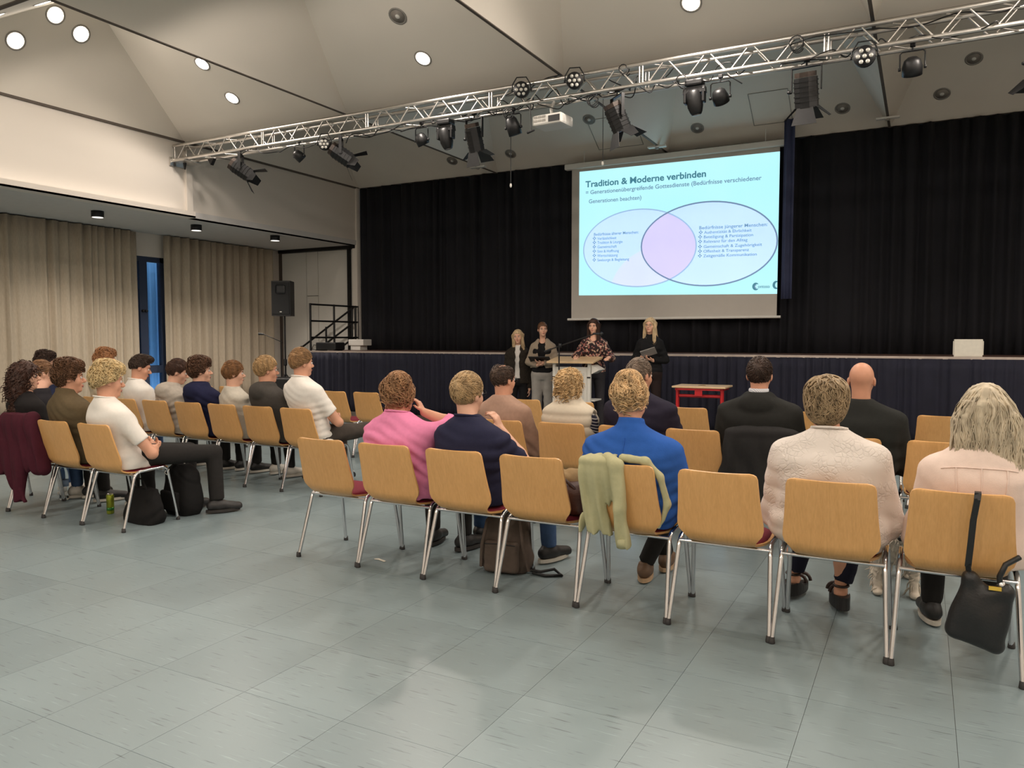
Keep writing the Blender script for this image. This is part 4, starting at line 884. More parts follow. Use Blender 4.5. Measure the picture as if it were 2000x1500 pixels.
def tubes_np(paths, rad, sides=4):
    """paths (N,K,3), rad (K,) or (N,K) -> verts, quads"""
    Np, K, _ = paths.shape; t = np.gradient(paths, axis=1); t /= np.linalg.norm(t, axis=2, keepdims=True) + 1e-9
    ref = np.where(np.abs(t[..., 2:3]) > .9, np.array([1., 0, 0]), np.array([0, 0, 1.])); u = np.cross(t, ref); u /= np.linalg.norm(u, axis=2, keepdims=True) + 1e-9; w = np.cross(t, u)
    rad = np.broadcast_to(rad, (Np, K)); V = []
    for j in range(sides):
        a = 2 * math.pi * j / sides; V.append(paths + (u * math.cos(a) + w * math.sin(a)) * rad[..., None])
    V = np.stack(V, 2).reshape(-1, 3); I = np.arange(Np * K * sides).reshape(Np, K, sides); J = np.roll(I, -1, 2)
    return V, np.stack([I[:, :-1], J[:, :-1], J[:, 1:], I[:, 1:]], -1).reshape(-1, 4)
def folds(seed, amp=.005, fz=38, fx=14, low=.75, fade=.35):
    r = np.random.RandomState(seed); p = r.uniform(0, 6.28, 8); q = r.uniform(.7, 1.3, 8)
    def f(x, y, z):
        w = np.sin(fx * .6 * x * q[0] + p[0]) * 1.3 + np.sin(9 * y * q[1] + p[1]) + .8 * np.sin(5 * z + p[2])
        a = np.sin(fz * z * q[2] + 2.2 * w + fx * .5 * x) ; b = np.sin(fz * .55 * z * q[3] - fx * 1.3 * x * q[4] + 1.7 * w + p[3]); c = np.sin(70 * z + 30 * x * q[5] + 3 * w + p[4])
        m = .55 + .45 * np.sin(6 * z + 4 * x + p[5])
        return (-np.abs(a) * .8 + .35 * b + .2 * c) * amp * m * np.clip(1 + (low - z) / fade, .45, 1.15)
    return f

SKIN = {}
def skin_mat(key, c):
    if key not in SKIN: SKIN[key] = mat('skin_' + key, c, .48, var=.06, scale=14, spec=.35, bump=.03, bscale=300)
    return SKIN[key]
def hair_mat(name, c, var=.45):
    m, nt, b = nodes(name); tc = N(nt, 'ShaderNodeTexCoord'); no = N(nt, 'ShaderNodeTexNoise'); no.inputs['Scale'].default_value = 38; no.inputs['Detail'].default_value = 1
    mp = N(nt, 'ShaderNodeMapping'); mp.inputs['Scale'].default_value = (1, 1, .35); nt.links.new(tc.outputs['Object'], mp.inputs[0]); nt.links.new(mp.outputs[0], no.inputs['Vector'])
    mr = N(nt, 'ShaderNodeMapRange'); mr.inputs['From Min'].default_value = .3; mr.inputs['From Max'].default_value = .7; mr.inputs['To Min'].default_value = 1 - var; mr.inputs['To Max'].default_value = 1 + var; nt.links.new(no.outputs[0], mr.inputs[0])
    vs = N(nt, 'ShaderNodeVectorMath', operation='SCALE'); vs.inputs[0].default_value = c[:3]; nt.links.new(mr.outputs[0], vs.inputs['Scale']); nt.links.new(vs.outputs[0], b.inputs['Base Color'])
    b.inputs['Roughness'].default_value = .5; b.inputs['Specular IOR Level'].default_value = .35; return m
def cloth(name, c, rough=.9, var=.08, scale=40, bump=.12, bscale=260, **k): return mat(name, c, rough, var=var, scale=scale, bump=bump, bscale=bscale, spec=.2, **k)

# ------------------------------------------------------------------ hair
CROWN = V3(0, -.055, .118)
def hair_base(st, tk):
    """head-local hair volume"""
    h = SDF(); tx, ty, tz = tk
    h.ell((0, -.012, .040), (.074 + tx, .094 + ty, .088 + tz), k=.01)
    return h
HL = {  # hairline: lowest z allowed at given y
 'fade': ([-.14, -.10, -.06, -.03, 0, .03, .055, .08, .12], [-.045, -.035, -.01, .01, .025, .03, .055, .075, .085]),
 'mid': ([-.14, -.10, -.06, -.03, -.012, .012, .03, .055, .08, .12], [-.085, -.08, -.055, -.03, .012, .012, .0, .045, .062, .07]),
 'low': ([-.14, -.10, -.06, -.03, 0, .02, .05, .08, .12], [-.10, -.10, -.07, -.045, -.025, -.02, .02, .052, .06]),
 'full': ([-.14, -.10, -.06, -.03, 0, .03, .06, .08, .12], [-.115, -.115, -.10, -.07, -.05, -.03, .03, .06, .065]),
}
def hairline(h, key, shift=0.0):
    ys, zs = HL[key]; zs = np.array(zs) + shift
    h.cutf(lambda x, y, z: (np.interp(y, ys, zs) + 1.2 * np.maximum(np.abs(x) - .06, 0) * 0 - z) * .75)
def flow_short(P, r, mode):
    v = P - CROWN
    if mode == 'forward': v = v + np.array([0, .10, .0]) + np.array([0, 0, .02]) * (P[:, 1:2] > .03)
    if mode == 'side': v = v + np.array([.12, .03, 0])
    if mode == 'down': v = np.array([0, -.01, -1.0]) + v * 4
    if mode == 'back': v = np.array([0, -1.0, -.25]) + np.zeros_like(P)
    if mode == 'up': v = (V3(0, -.03, .18) - P) * np.array([1, 1, 1.4])
    if mode == 'longdown': v = np.column_stack([P[:, 0] * np.clip(P[:, 2] * 30, -.3, 4), (P[:, 1] + .05) * np.clip(P[:, 2] * 20, -.2, 3), -np.clip(.6 - P[:, 2] * 4, .15, 1)])
    return v
def grow(h, seeds, mode, n=8, step=.008, off=(.001, .006), jit=.35, seed=0, wave=0.0, wl=.03, zmin=-9):
    r = np.random.RandomState(seed); P = seeds.copy(); out = [P.copy()]; j = r.randn(len(P), 3) * jit; ph = r.uniform(0, 6.28, len(P))
    for i in range(n):
        e = .003; g = np.stack([h.pts(P + d) - h.pts(P - d) for d in (V3(e, 0, 0), V3(0, e, 0), V3(0, 0, e))], 1); g /= np.linalg.norm(g, axis=1, keepdims=True) + 1e-9
        v = flow_short(P, r, mode); v = v / (np.linalg.norm(v, axis=1, keepdims=True) + 1e-9) + j; v -= g * (v * g).sum(1, keepdims=True); v /= np.linalg.norm(v, axis=1, keepdims=True) + 1e-9
        if wave: sd = np.cross(g, v); v = v + sd * (wave * np.sin(ph + i * step / wl * 6.28))[:, None]
        v = v * (P[:, 2:3] > zmin); P = P + v * step; o = off[0] + (off[1] - off[0]) * (i + 1) / n; P = P - g * np.clip(h.pts(P) - o, -.007, .007)[:, None]; out.append(P.copy())
    return np.stack(out, 1)
def make_hair(spec, xf, parent, name='hair'):
    st = spec['style']; seed = spec.get('seed', 1); r = np.random.RandomState(seed); m = hair_mat('hair_%s_%d' % (st, seed), spec['col'], spec.get('var', .4) * .7); ns = spec.get('n', 420)
    tk = spec.get('tk', (.013, .013, .016)); h = hair_base(st, tk); mode = spec.get('mode', 'forward'); rad = .0030; k = dict(n=8, step=.008, off=(.001, .008), jit=.4); curls = None
    if st == 'crop': hairline(h, spec.get('line', 'mid'), spec.get('shift', 0))
    if st == 'messy':
        h.ell((0, .035, .105), (.072, .062, .035), k=.03); h.ell((.0, -.03, .12), (.065, .06, .03), k=.03); hairline(h, spec.get('line', 'fade'), spec.get('shift', 0)); k = dict(n=10, step=.008, off=(.002, .020), jit=.8, wave=.7, wl=.05); rad = .0042
    if st == 'quiff':
        h.ell((0, .05, .115), (.06, .05, .03), k=.03); hairline(h, spec.get('line', 'fade'), spec.get('shift', 0)); k = dict(n=8, step=.008, off=(.001, .014), jit=.4); rad = .0034
    if st == 'ring':
        hairline(h, 'mid', 0); h.ell((0, .03, .115), (.052, .105, .06), k=.012, op='s')
    if st == 'vol':
        h.ell((0, -.03, .085), (.088, .10, .07), k=.03); h.ell((0, -.07, .0), (.078, .05, .075), k=.03); hairline(h, 'full', spec.get('shift', 0)); k = dict(n=10, step=.011, off=(.002, .012), jit=.35, wave=.6, wl=.08); rad = .0042; mode = 'down'
    if st == 'curlybob':
        h.ell((0, -.03, .05), (.10, .112, .095), k=.03); h.ell((0, -.05, -.03), (.105, .085, .085), k=.03); hairline(h, 'full', -.025); h.ell((0, .10, -.06), (.055, .07, .10), k=.02, op='s'); curls = dict(n=520, r=.011, L=.085, rad=.0042); mode = 'down'
    if st == 'updo':
        h.ell((0, -.045, .075), (.082, .085, .07), k=.03); h.ell(spec.get('bun', (0, -.05, .125)), spec.get('bunr', (.07, .06, .045)), k=.014); hairline(h, 'full', -.005); k = dict(n=12, step=.012, off=(.002, .020), jit=.5, wave=.8, wl=.08); rad = .0046; mode = 'up'
    if st in ('long', 'longcurly', 'tied'):
        L = spec.get('L', .26)
        if st != 'tied':
            w = spec.get('w', 1.0)
            h.loft([(.06, 0, -.02, .086, .100), (.0, 0, -.035, .088 * w, .088), (-.07, 0, -.052, .092 * w, .072), (-.15, 0, -.065, .094 * w, .05), (-L + .03, 0, -.07, .088 * w, .036), (-L, 0, -.07, .05 * w, .02)], k=.03, p=2.2)
            if spec.get('front', 0):
                for s in (-1, 1): h.cone((s * .074, .015, .02), (s * .088, .045 * spec['front'], -L * (.95 if s > 0 else .7)), .026, .02, k=.03)
            h.ell((0, .085, -.055), (.062, .085, .105), k=.015, op='s'); h.cutf(lambda x, y, z: (np.where((y > .055) & (np.abs(x) < .06), .062 - 4 * np.abs(x) * np.abs(x) * 2.2, -1) - z) * .75)
        else:
            hairline(h, 'mid', -.01); h.ell((0, -.10, .045), (.03, .035, .035), k=.02)
        mode = 'longdown' if st != 'tied' else 'back'; k = dict(n=16 if st != 'tied' else 7, step=L / 11 if st != 'tied' else .012, off=(.001, .008), jit=.14, wave=spec.get('wave', .15), wl=.12, zmin=-L + .015); rad = .0042
        if st == 'longcurly': h.ell((0, -.06, -.10), (.12, .085, .14), k=.04); curls = dict(n=620, r=.010, L=.12, rad=.0042)
    sd = r.uniform(0, 6.28, 6)
    lock = spec.get('lock', 0.0)
    h.disp = lambda x, y, z: (np.sin(60 * x + 9 * np.sin(30 * z + sd[0]) + sd[1]) * np.sin(50 * y + 6 * np.sin(25 * z + sd[2])) * .0036 + np.sin(np.arctan2(x, y + .06) * 24 + 2 * np.sin(18 * z + sd[3])) * (.0015 + lock))
    F, lo, res = h.grid(spec.get('res', .009)); Vv, Q = nets(F, lo, res); disp = h.disp; h.disp = None
    ok = np.arange(len(Vv)); e = .004; nz = h.pts(Vv + V3(0, 0, e)) - h.pts(Vv - V3(0, 0, e)); pick = ok[nz > -e * 1.2]; seeds = Vv[r.choice(pick, min(ns, len(pick)), replace=False)]
    parts = [(Vv, Q)]
    if st in ('quiff',) or spec.get('line') == 'fade':
        h2 = hair_base(st, (.004, .004, .004)); hairline(h2, 'mid', -.008); F2, lo2, r2 = h2.grid(.008); parts.append(nets(F2, lo2, r2))
    if curls is None:
        if mode in ('longdown',): seeds = seeds[np.argsort(-seeds[:, 2])][:int(len(seeds) * .75)]
        def clear(Pp):
            if st not in ('long', 'updo', 'vol', 'tied'): return Pp
            f = ((Pp[..., 1] > .055) & (np.abs(Pp[..., 0]) < .062) & (Pp[..., 2] < .062) & (Pp[..., 2] > -.14)).any(1); return Pp[~f]
        P = clear(grow(h, seeds, mode, seed=seed, **k)); K = P.shape[1]; tp = rad * np.interp(np.linspace(0, 1, K), [0, .2, .7, 1], [.5, 1, .9, .25]); parts.append(tubes_np(P, tp, 3))
        nl, lr = {'crop': (90, .0055), 'messy': (110, .0085), 'quiff': (80, .0065), 'ring': (50, .004), 'vol': (120, .0085), 'updo': (120, .0095), 'long': (110, .0085), 'tied': (50, .005)}[st]
        k2 = dict(k); k2['off'] = (-.004, lr * .7); k2['jit'] = k['jit'] * .6; s2 = seeds[r.choice(len(seeds), min(nl, len(seeds)), replace=False)]
        P2 = clear(grow(h, s2, mode, seed=seed + 50, **k2)); parts.append(tubes_np(P2, lr * np.interp(np.linspace(0, 1, K), [0, .25, .6, 1], [.35, 1, .85, .2]) * r.uniform(.6, 1.15, (len(P2), 1)), 4))
    else:
        n = curls['n']; seeds = Vv[r.choice(pick, min(n, len(pick)), replace=True)]; n = len(seeds)
        g = np.stack([h.pts(seeds + d) - h.pts(seeds - d) for d in (V3(e, 0, 0), V3(0, e, 0), V3(0, 0, e))], 1); g /= np.linalg.norm(g, axis=1, keepdims=True) + 1e-9
        ax = np.array([0, 0, -1.0]) + g * .25 + r.randn(n, 3) * .25; ax -= g * np.minimum((ax * g).sum(1, keepdims=True), 0) * 1.0; ax /= np.linalg.norm(ax, axis=1, keepdims=True); u = np.cross(ax, g + r.randn(n, 3) * .1); u /= np.linalg.norm(u, axis=1, keepdims=True) + 1e-9; w = np.cross(ax, u)
        K = 13; t = np.linspace(0, 1, K); rr = curls['r'] * r.uniform(.6, 1.25, n); turns = r.uniform(1.3, 2.3, n); LL_ = curls['L'] * r.uniform(.5, 1.1, n); ph = r.uniform(0, 6.28, n); A = ph[:, None] + turns[:, None] * 6.28 * t[None]
        P = (seeds - g * .004)[:, None] + ax[:, None] * (LL_[:, None] * (t - .25))[..., None] + (u[:, None] * np.cos(A)[..., None] + w[:, None] * np.sin(A)[..., None]) * rr[:, None, None]
        parts.append(tubes_np(P, curls['rad'] * np.interp(t, [0, .15, .8, 1], [.4, 1, .9, .3]), 3))
    o = 0; VV = []; QQ = []
    for v, q in parts: VV.append(v); QQ.append(q + o); o += len(v)
    return obj(name, mesh_np(name, xf(np.vstack(VV)), np.vstack(QQ)), m, parent)

# ------------------------------------------------------------------ body parts
def add_head(b, P, R, s, fem=0, jaw=1.0, beard=0):
    def e(c, r, k=.02, op='u'): b.ell(P(V3(*c)), V3(*r) * s, R, k * s, op)
    e((0, -.008, .035), (.074, .094, .088), .01); e((0, .026, -.045), (.056 * jaw, .062, .074), .03); e((0, .070, -.094), (.024 * jaw, .020, .018), .025)
    for q in (-1, 1): e((q * .040, .048, -.025), (.026, .030, .030), .025)
    e((0, .072, .030), (.050, .020, .014), .022)
    b.cone(P(V3(0, .089, .010)), P(V3(0, .112, -.024)), .0075 * s, .0125 * s, .012); e((0, .1, -.03), (.017, .012, .009), .01)
    for q in (-1, 1): e((q * .033, .103, .006), (.018, .016, .011), .012, 's')
    e((0, .086, -.058), (.023, .012, .006), .006); e((0, .085, -.068), (.020, .012, .006), .006)
    for q in (-1, 1): e((q * .077, -.006, -.005), (.007, .019, .032), .006); e((q * .082, -.010, .0), (.005, .016, .024), .005)
def face_bits(P, R, s, par, browc, lipc, eyec, glasses=None, open_=True):
    for q in (-1, 1):
        mb = MB(); c = P(V3(q * .033, .0815, .006)); 
        mb.lathe([(.0115 * s * math.sin(a), -.0115 * s * math.cos(a)) for a in [math.pi * k / 8 + .001 for k in range(9)]], 12, Matrix.Translation(c) @ Matrix(R.tolist()).to_4x4() @ rot('X', -90))
        eo = mb.build('eye', EYE_W, par); MB().lathe([(.0062 * s, .0098 * s), (.005 * s, .0112 * s), (.0005, .0121 * s)], 10, Matrix.Translation(c) @ Matrix(R.tolist()).to_4x4() @ rot('X', -90)).build('iris', eyec, eo)
        MB().tube([P(V3(q * .016, .0925, .025)), P(V3(q * .034, .0905, .031)), P(V3(q * .053, .074, .025))], [.0032 * s, .0034 * s, .0015 * s], 6).build('eyebrow', browc, par)
        MB().tube([P(V3(q * .019, .0895, .0125)), P(V3(q * .033, .0935, .0160)), P(V3(q * .047, .0850, .011))], .002 * s, 5).build('eyelid', browc, par)
    MB().tube([P(V3(-.023, .0885, -.062)), P(V3(-.009, .0975, -.0585)), P(V3(0, .0985, -.060)), P(V3(.009, .0975, -.0585)), P(V3(.023, .0885, -.062))], [.001, .0042 * s, .004 * s, .0042 * s, .001], 8).tube([P(V3(-.02, .088, -.0645)), P(V3(0, .0965, -.069)), P(V3(.02, .088, -.0645))], [.001, .005 * s, .001], 8).build('lips', lipc, par)
    if glasses is not None:
        g = MB()
        for q in (-1, 1):
            g.tube([P(V3(q * .033 + .023 * math.cos(a), .106 - .004 * abs(math.cos(a)), .004 + .019 * math.sin(a))) for a in [k * math.pi / 8 for k in range(17)]], .0014 * s, 5); g.tube([P(V3(q * .056, .102, .010)), P(V3(q * .081, .05, .012)), P(V3(q * .083, -.005, .008)), P(V3(q * .082, -.018, -.012))], .0014 * s, 5)
        g.tube([P(V3(-.010, .106, .008)), P(V3(0, .108, .012)), P(V3(.010, .106, .008))], .0014 * s, 5); g.build('glasses', glasses, par)
EYE_W = mat('eye_white', rgb(226, 220, 214), .25, var=.02); IRIS_D = mat('iris_dark', rgb(48, 34, 26), .2); IRIS_B = mat('iris_blue', rgb(76, 96, 110), .2)
GLM = mat('glasses_frame', rgb(40, 36, 34), .3, .3); GLG = mat('gold_glasses_frame', rgb(150, 122, 80), .3, .8)
LIP = mat('lips', rgb(186, 112, 104), .4, var=.05)
def hand(b, w, d, n, side, curl=.35, s=1.0, spread=1.0):
    """palm and five fingers; w wrist, d direction, n palm normal (towards the palm side), side +1 when the thumb lies on d x n"""
    d = np.array(d, float); d /= np.linalg.norm(d); n = np.array(n, float); n -= d * (n @ d); n /= np.linalg.norm(n); l = np.cross(d, n) * side; R = np.stack([l, d, n], 1); w = np.array(w, float)
    b.box(w + d * .046 * s, V3(.039, .048, .0135) * s, .012 * s, R, .012)
    for o, L in ((.029, .072), (.010, .082), (-.010, .076), (-.028, .058)):
        p0 = w + (d * .088 + l * o * spread) * s; a = curl; q = p0.copy(); rs = (.0088, .0082, .0076, .0065)
        for i, f in enumerate((.46, .31, .23)):
            dd = d * math.cos(a) + n * math.sin(a); q2 = q + dd * L * f * s; b.cone(q, q2, rs[i] * s, rs[i + 1] * s, .004); q = q2; a += curl * 1.2
    p0 = w + (d * .025 + l * .030) * s; p1 = p0 + (d * .6 + l * .62 + n * .3) * .042 * s; p2 = p1 + (d * .9 + l * .2 + n * .35) * .034 * s; b.cone(p0, p1, .0125 * s, .0105 * s, .008); b.cone(p1, p2, .0105 * s, .0085 * s, .004)
SHOES = {}
def shoe(parent, ank, d, m, msole, L=.27, w=.047, style='sneaker', bare=None):
    d = np.array([d[0], d[1], 0], float); d /= np.linalg.norm(d); R = np.stack([np.array([d[1], -d[0], 0]), d, V3(0, 0, 1)], 1); c = np.array([ank[0], ank[1], 0]); zf = ank[2] - .09 if ank[2] > .09 else 0.0
    P = lambda v: c + R @ np.array(v) + V3(0, 0, zf)
    h = .035 if style == 'wedge' else 0
    if style == 'wedge':
        S = SDF(); S.cone(P((0, -.03, .072)), P((0, .0, .10)), .012, .012, .01); 
        up = MB()
        for y in (.075, .125): up.tube([P((w * .78 * math.cos(a), y, .05 + .036 * math.sin(a))) for a in [math.pi * k / 8 for k in range(9)]], .010, 6)
        up.tube([P((.036 * math.cos(a), -.004 - .036 * math.sin(a), .112)) for a in [2 * math.pi * k / 14 for k in range(15)]], .007, 6); o = up.build('shoe', m, parent)
    else:
        S = SDF(); S.cone(P((0, -.045, .055)), P((0, .02, .055)), .040, .042, .02); S.cone(P((0, .02, .055)), P((0, L - .105, .034)), .042, .034, .03); S.cone(P((0, -.02, .06)), P((0, -.012, .105)), .038, .036, .02, 1)
        S.box(P((0, L / 2 - .09, -.02)), (.2, .3, .032), .001, None, .004, 's'); o = obj('shoe', S.mesh('shoe', .0095), m, parent)
    out = [(w * .95 * math.sin(a) * (1 - .12 * math.cos(a)) * (1 if math.cos(a) < .2 else (1 - .25 * math.cos(a) ** 2)), (L / 2 - .09) + L / 2 * math.cos(a)) for a in [2 * math.pi * k / 24 for k in range(24)]]
    pts = [P((x, y, z)) for z in ((0, .022) if not h else (0, .05)) for x, y in out]
    if h: pts = pts[:24] + [P((x, y, .068 if y < .02 else .040)) for x, y in out]
    MB().add(pts, [tuple(range(24)), tuple(range(24, 48))[::-1]] + [(k, 24 + k, 24 + (k + 1) % 24, (k + 1) % 24) for k in range(24)]).build('sole', msole, o)
    if style == 'sneaker':
        for k in range(3): MB().tube([P((-.022, .03 + .028 * k, .092 - .011 * k)), P((0, .035 + .028 * k, .099 - .011 * k)), P((.022, .03 + .028 * k, .092 - .011 * k))], .003, 5).build('lace', msole, o)
    return o
def person(label, loc, rz=0, Ht=1.27, hw=.215, dep=1.0, waist=.165, hip=.18, lean=-.12, side=0, head=(0, 0, 0), hoff=(0, 0, 0), hs=1.0, skin=('fair', rgb(222, 172, 146)), hair=None, top=None, legs=None, arms=None, bottom=None, shoes=None,
           stand=False, fem=0, glasses=None, jaw=1.0, extra=None, seat=.46, group='people seated in the audience', lips=None, body_res=.0092, hunch=0.0, brow=None, neckr=.052, bust=0.0):
    root = thing('person', label, 'person', (loc[0], loc[1], loc[2] if len(loc) > 2 else 0), math.radians(rz), group)
    zb = seat + .04 if not stand else Ht - .80
    cy0 = -.030 if not stand else 0.0; cyf = lambda z: cy0 + lean * (z - zb) + hunch * max(0, (z - zb - .25)) ** 1.0 ; cxf = lambda z: side * (z - zb)
    if hair: Ht = Ht - {'crop': .014, 'messy': .034, 'quiff': .026, 'ring': .0, 'vol': .034, 'curlybob': .022, 'updo': .062, 'long': .014, 'longcurly': .018, 'tied': .006}[hair['style']]
    zt = Ht - .228
    zw = (seat + .17) if not stand else Ht - .62
    def secs(g=0.0, hipg=0.0, top_=zt):
        L_ = [(zb - .05, hip * .93 + g, .125 * dep + g), (zb + .02, hip + g + hipg, .135 * dep + g), (zw, waist + g, .112 * dep + g), ((zw + Ht - .46) / 2, waist * .35 + hw * .55 + g, .118 * dep + g), (Ht - .46, hw * .90 + g, .124 * dep + g), (Ht - .385, hw * .96 + g, .118 * dep + g), (Ht - .335, hw * .93 + g, .106 + g), (Ht - .305, hw * .78 + g, .092 + g), (Ht - .280, hw * .56 + g, .080 + g), (Ht - .255, .085 + g, .068 + g * .8), (top_, .062 + g * .5, .060 + g * .5)]
        return [(z, cxf(z), cyf(z), a, b) for z, a, b in L_]
    zsh = Ht - .385; SH = {s: V3(s * (hw - .048) + cxf(zsh), cyf(zsh) + .005, zsh) for s in (-1, 1)}
    # arms
    A = {}
    for s in (-1, 1):
        a = (arms or {}).get(s, (arms or {}).get('both', 'lap'))
        f = lambda v: V3(s * v[0], v[1], v[2])
        if isinstance(a, str):
            zr = zsh - .30
            if a == 'lap': a = (f((hw + .022, cyf(zr) + .06, zr)), f((.09, .20, seat + .17)), (-s * .5, .85, -.15), (0, 0, -1))
            elif a == 'cross': a = (f((hw + .05, cyf(zr) + .10, zr + .02)), f((-.03, cyf(zr) + .24, zr + .045)), (-s * .95, -.05, .12), (0, -1, 0))
            elif a == 'side': a = (f((hw + .035, cyf(zr) - .02, zr)), f((hw + .03, .06, zr - .24)), (0, .2, -1), (-s, 0, 0))
            elif a == 'down': a = (f((hw + .03, -.03, zsh - .31)), f((hw + .02, .03, zsh - .56)), (0, .1, -1), (-s, 0, 0))
        A[s] = [np.array(q, float) for q in a]
    # head frame
    zn = Ht - .27; Hc = V3(cxf(zn), cyf(zn) + .042, Ht - .122 * hs) + np.array(hoff, float); R = euler(*head); s_ = hs; P = lambda v: Hc + R @ (np.asarray(v) * s_)
    xf = lambda Vv: Hc + (Vv * s_) @ R.T
    sk = skin_mat(*skin)
    b = SDF(); add_head(b, P, R, s_, fem, jaw)
    nb = V3(cxf(zn - .05), cyf(zn - .05) - .005, Ht - .315); b.cone(nb, P(V3(0, -.022, -.045)), neckr + .006, neckr, .03); b.cone(nb, P(V3(0, .01, -.07)), neckr - .004, neckr - .012, .03)
    b.ell(nb - V3(0, 0, .02), (hw * .8, .06, .04), None, .04); b.cone(nb, V3(cxf(zw), cyf(zw), zw), .07, .09, .04)
    for s in (-1, 1):
        el, wr, hd, pn = A[s][:4]; sl = (top or {}).get('sleeve', 'long'); b.cone(SH[s], el, .040 if sl != 'short' else .046, .040, .03); b.cone(el, el + (wr - el) * .35, .040, .041, .02); b.cone(el + (wr - el) * .35, wr, .041, .027, .02); cv = A[s][4] if len(A[s]) > 4 else .35
        hand(b, wr, hd, pn, float(s) if len(A[s]) < 6 else float(A[s][5]), float(cv), .93 if not fem else .86)
    ho = (lambda o: o)(0)
    # legs
    LG = legs or {}
    lg = {}
    for s in (-1, 1):
        if stand: lg[s] = LG.get(s, ((s * .085, 0, zb - .03), (s * .095, .02, zb * .53), (s * .10, -.01, .09), (s * .25, 1)))
        else: lg[s] = LG.get(s, ((s * .088, .02, seat + .075), (s * .13, .40, seat + .045), (s * .135, .42, .10), (s * .2, 1)))
    bt = bottom or {}; shs = shoes or {}
    if shs.get('style') == 'wedge':
        for s in (-1, 1): an = np.array(lg[s][2], float); b.cone(an + V3(0, 0, .14), an + V3(0, 0, .0), .036, .03, .02); b.cone(an + V3(0, -.02, -.02), an + V3(0, .12, -.045), .03, .026, .03); b.cone(an + V3(0, 0, .14), np.array(lg[s][1], float), .036, .05, .02); b.cone(np.array(lg[s][1], float), V3(s * .05, 0, zb), .05, .06, .02)
    bo = obj('body', b.mesh('body', body_res), sk, root)
    face_bits(P, R, s_, bo, brow or (hair_mat('brow_' + label[:12], tuple(c * .6 for c in hair['col'][:3]) + (1,), .1) if hair else IRIS_D), lips or LIP, IRIS_D if sum((hair or {'col': (0, 0, 0)})['col'][:3]) < .3 else IRIS_B, glasses)
    if hair: make_hair(hair, xf, root)
    # top
    T_ = top or {}; g = T_.get('g', .012); S = SDF(); S.loft(secs(g, T_.get('flare', 0), zt - .005 + T_.get('collar', 0)), k=.02)
    if bust:
        for s in (-1, 1): S.ell((s * .075 + cxf(Ht - .45), cyf(Ht - .45) + .085, Ht - .45), (.07, .06 * bust, .068), None, .05)
    if T_.get('belly'): S.ell((cxf(zw), cyf(zw) + .06, zw), (waist * 1.02, .13 * T_['belly'], .15), None, .06)
    if T_.get('back'): S.ell((cxf(Ht - .48), cyf(Ht - .46) - .04, Ht - .46), (hw * .86, .10 * T_['back'], .13), None, .06)
    sr_ = T_.get('sr', 1.0)
    for s in (-1, 1):
        el, wr = A[s][0], A[s][1]; sl = T_.get('sleeve', 'long')
        if sl == 'short': S.cone(SH[s], SH[s] + (el - SH[s]) * .66, .064 * sr_, .060 * sr_, .035, 1)
        elif sl == 'long': S.cone(SH[s], el, .062 * sr_, .052 * sr_, .035); S.cone(el, el + (wr - el) * .93, .052 * sr_, .038 * sr_, .02, 1)
        elif sl == 'three': S.cone(SH[s], el, .062 * sr_, .052 * sr_, .035); S.cone(el, el + (wr - el) * .35, .052 * sr_, .046 * sr_, .02, 1)
        elif sl == 'none': S.ell(SH[s], (.05, .055, .05), None, .03)
    if T_.get('hood'):
        zc = Ht - .285; S.ell((cxf(zc), cyf(zc) - .080, zc - .03), (.128, .068, .085), None, .012); S.ell((cxf(zc), cyf(zc) - .005, zc + .03), (.108, .098, .040), None, .012); S.ell((cxf(zc), cyf(zc) - .085, zc - .02), (.09, .025, .055), None, .012, 's') if T_['hood'] > 1 else None
    if T_.get('stand_collar'): S.cone((cxf(zt), cyf(zt), zt - .05), (cxf(zt), cyf(zt) + .01, zt + .028), .072, .068, .012, 1)
    if T_.get('neck'): nz = T_['neck']; S.ell((cxf(zt), cyf(zt) + .035, zt + .01), (.075, .085, nz), None, .01, 's')
    if T_.get('vneck'): S.ell((cxf(zt), cyf(zt) + .11, zt - .02), (.055, .09, T_['vneck']), euler(0, 0, 0), .008, 's')
    if T_.get('scoop'): S.ell((cxf(zt), cyf(zt) + .13, zt - .03), (.10, .10, T_['scoop']), None, .008, 's')
    if T_.get('sleeve') != 'none' and not stand and not T_.get('hood'): pass
    S.disp = folds(T_.get('seed', 1), T_.get('fold', .006) * 1.9, low=zw + .12)
    so = obj(T_.get('name', 'shirt'), S.mesh('top', T_.get('res', .013)), T_['mat'], root)
    if T_.get('quilt'): 
        pass
    # collar band, seams
    def onsurf(pts, off=.002):
        Pn = np.array(pts, float)
        for _ in range(8):
            e = .004; g_ = np.stack([S.pts(Pn + d) - S.pts(Pn - d) for d in (V3(e, 0, 0), V3(0, e, 0), V3(0, 0, e))], 1); g_ /= np.linalg.norm(g_, axis=1, keepdims=True) + 1e-9; Pn = Pn - g_ * (S.pts(Pn) - off)[:, None] * .7
        if S.disp is not None: Pn = Pn - g_ * S.disp(Pn[:, 0], Pn[:, 1], Pn[:, 2])[:, None]
        return [tuple(p) for p in Pn]
    if T_.get('sleeve') in ('short', 'three') or T_.get('rib'):
        zr_ = zt - .010; MB().tube([(cxf(zr_) + (.069 + g * .5) * math.cos(a), cyf(zr_) + (.067 + g * .5) * math.sin(a), zr_ + .012 * -math.sin(a)) for a in [k * math.pi / 10 for k in range(21)]], .0065, 6, cap=False).build('collar_band', T_['mat'], so)
    for sm_ in T_.get('seams', []):
        pp = []
        for (xa, za), (xb, zb_) in zip(sm_, sm_[1:]):
            for k in range(8): t_ = k / 8; pp.append((cxf(za) + xa + (xb - xa) * t_, cyf(za) - .16, za + (zb_ - za) * t_))
        MB().tube(onsurf(pp), .0032, 5).build('seam', T_['mat'], so)
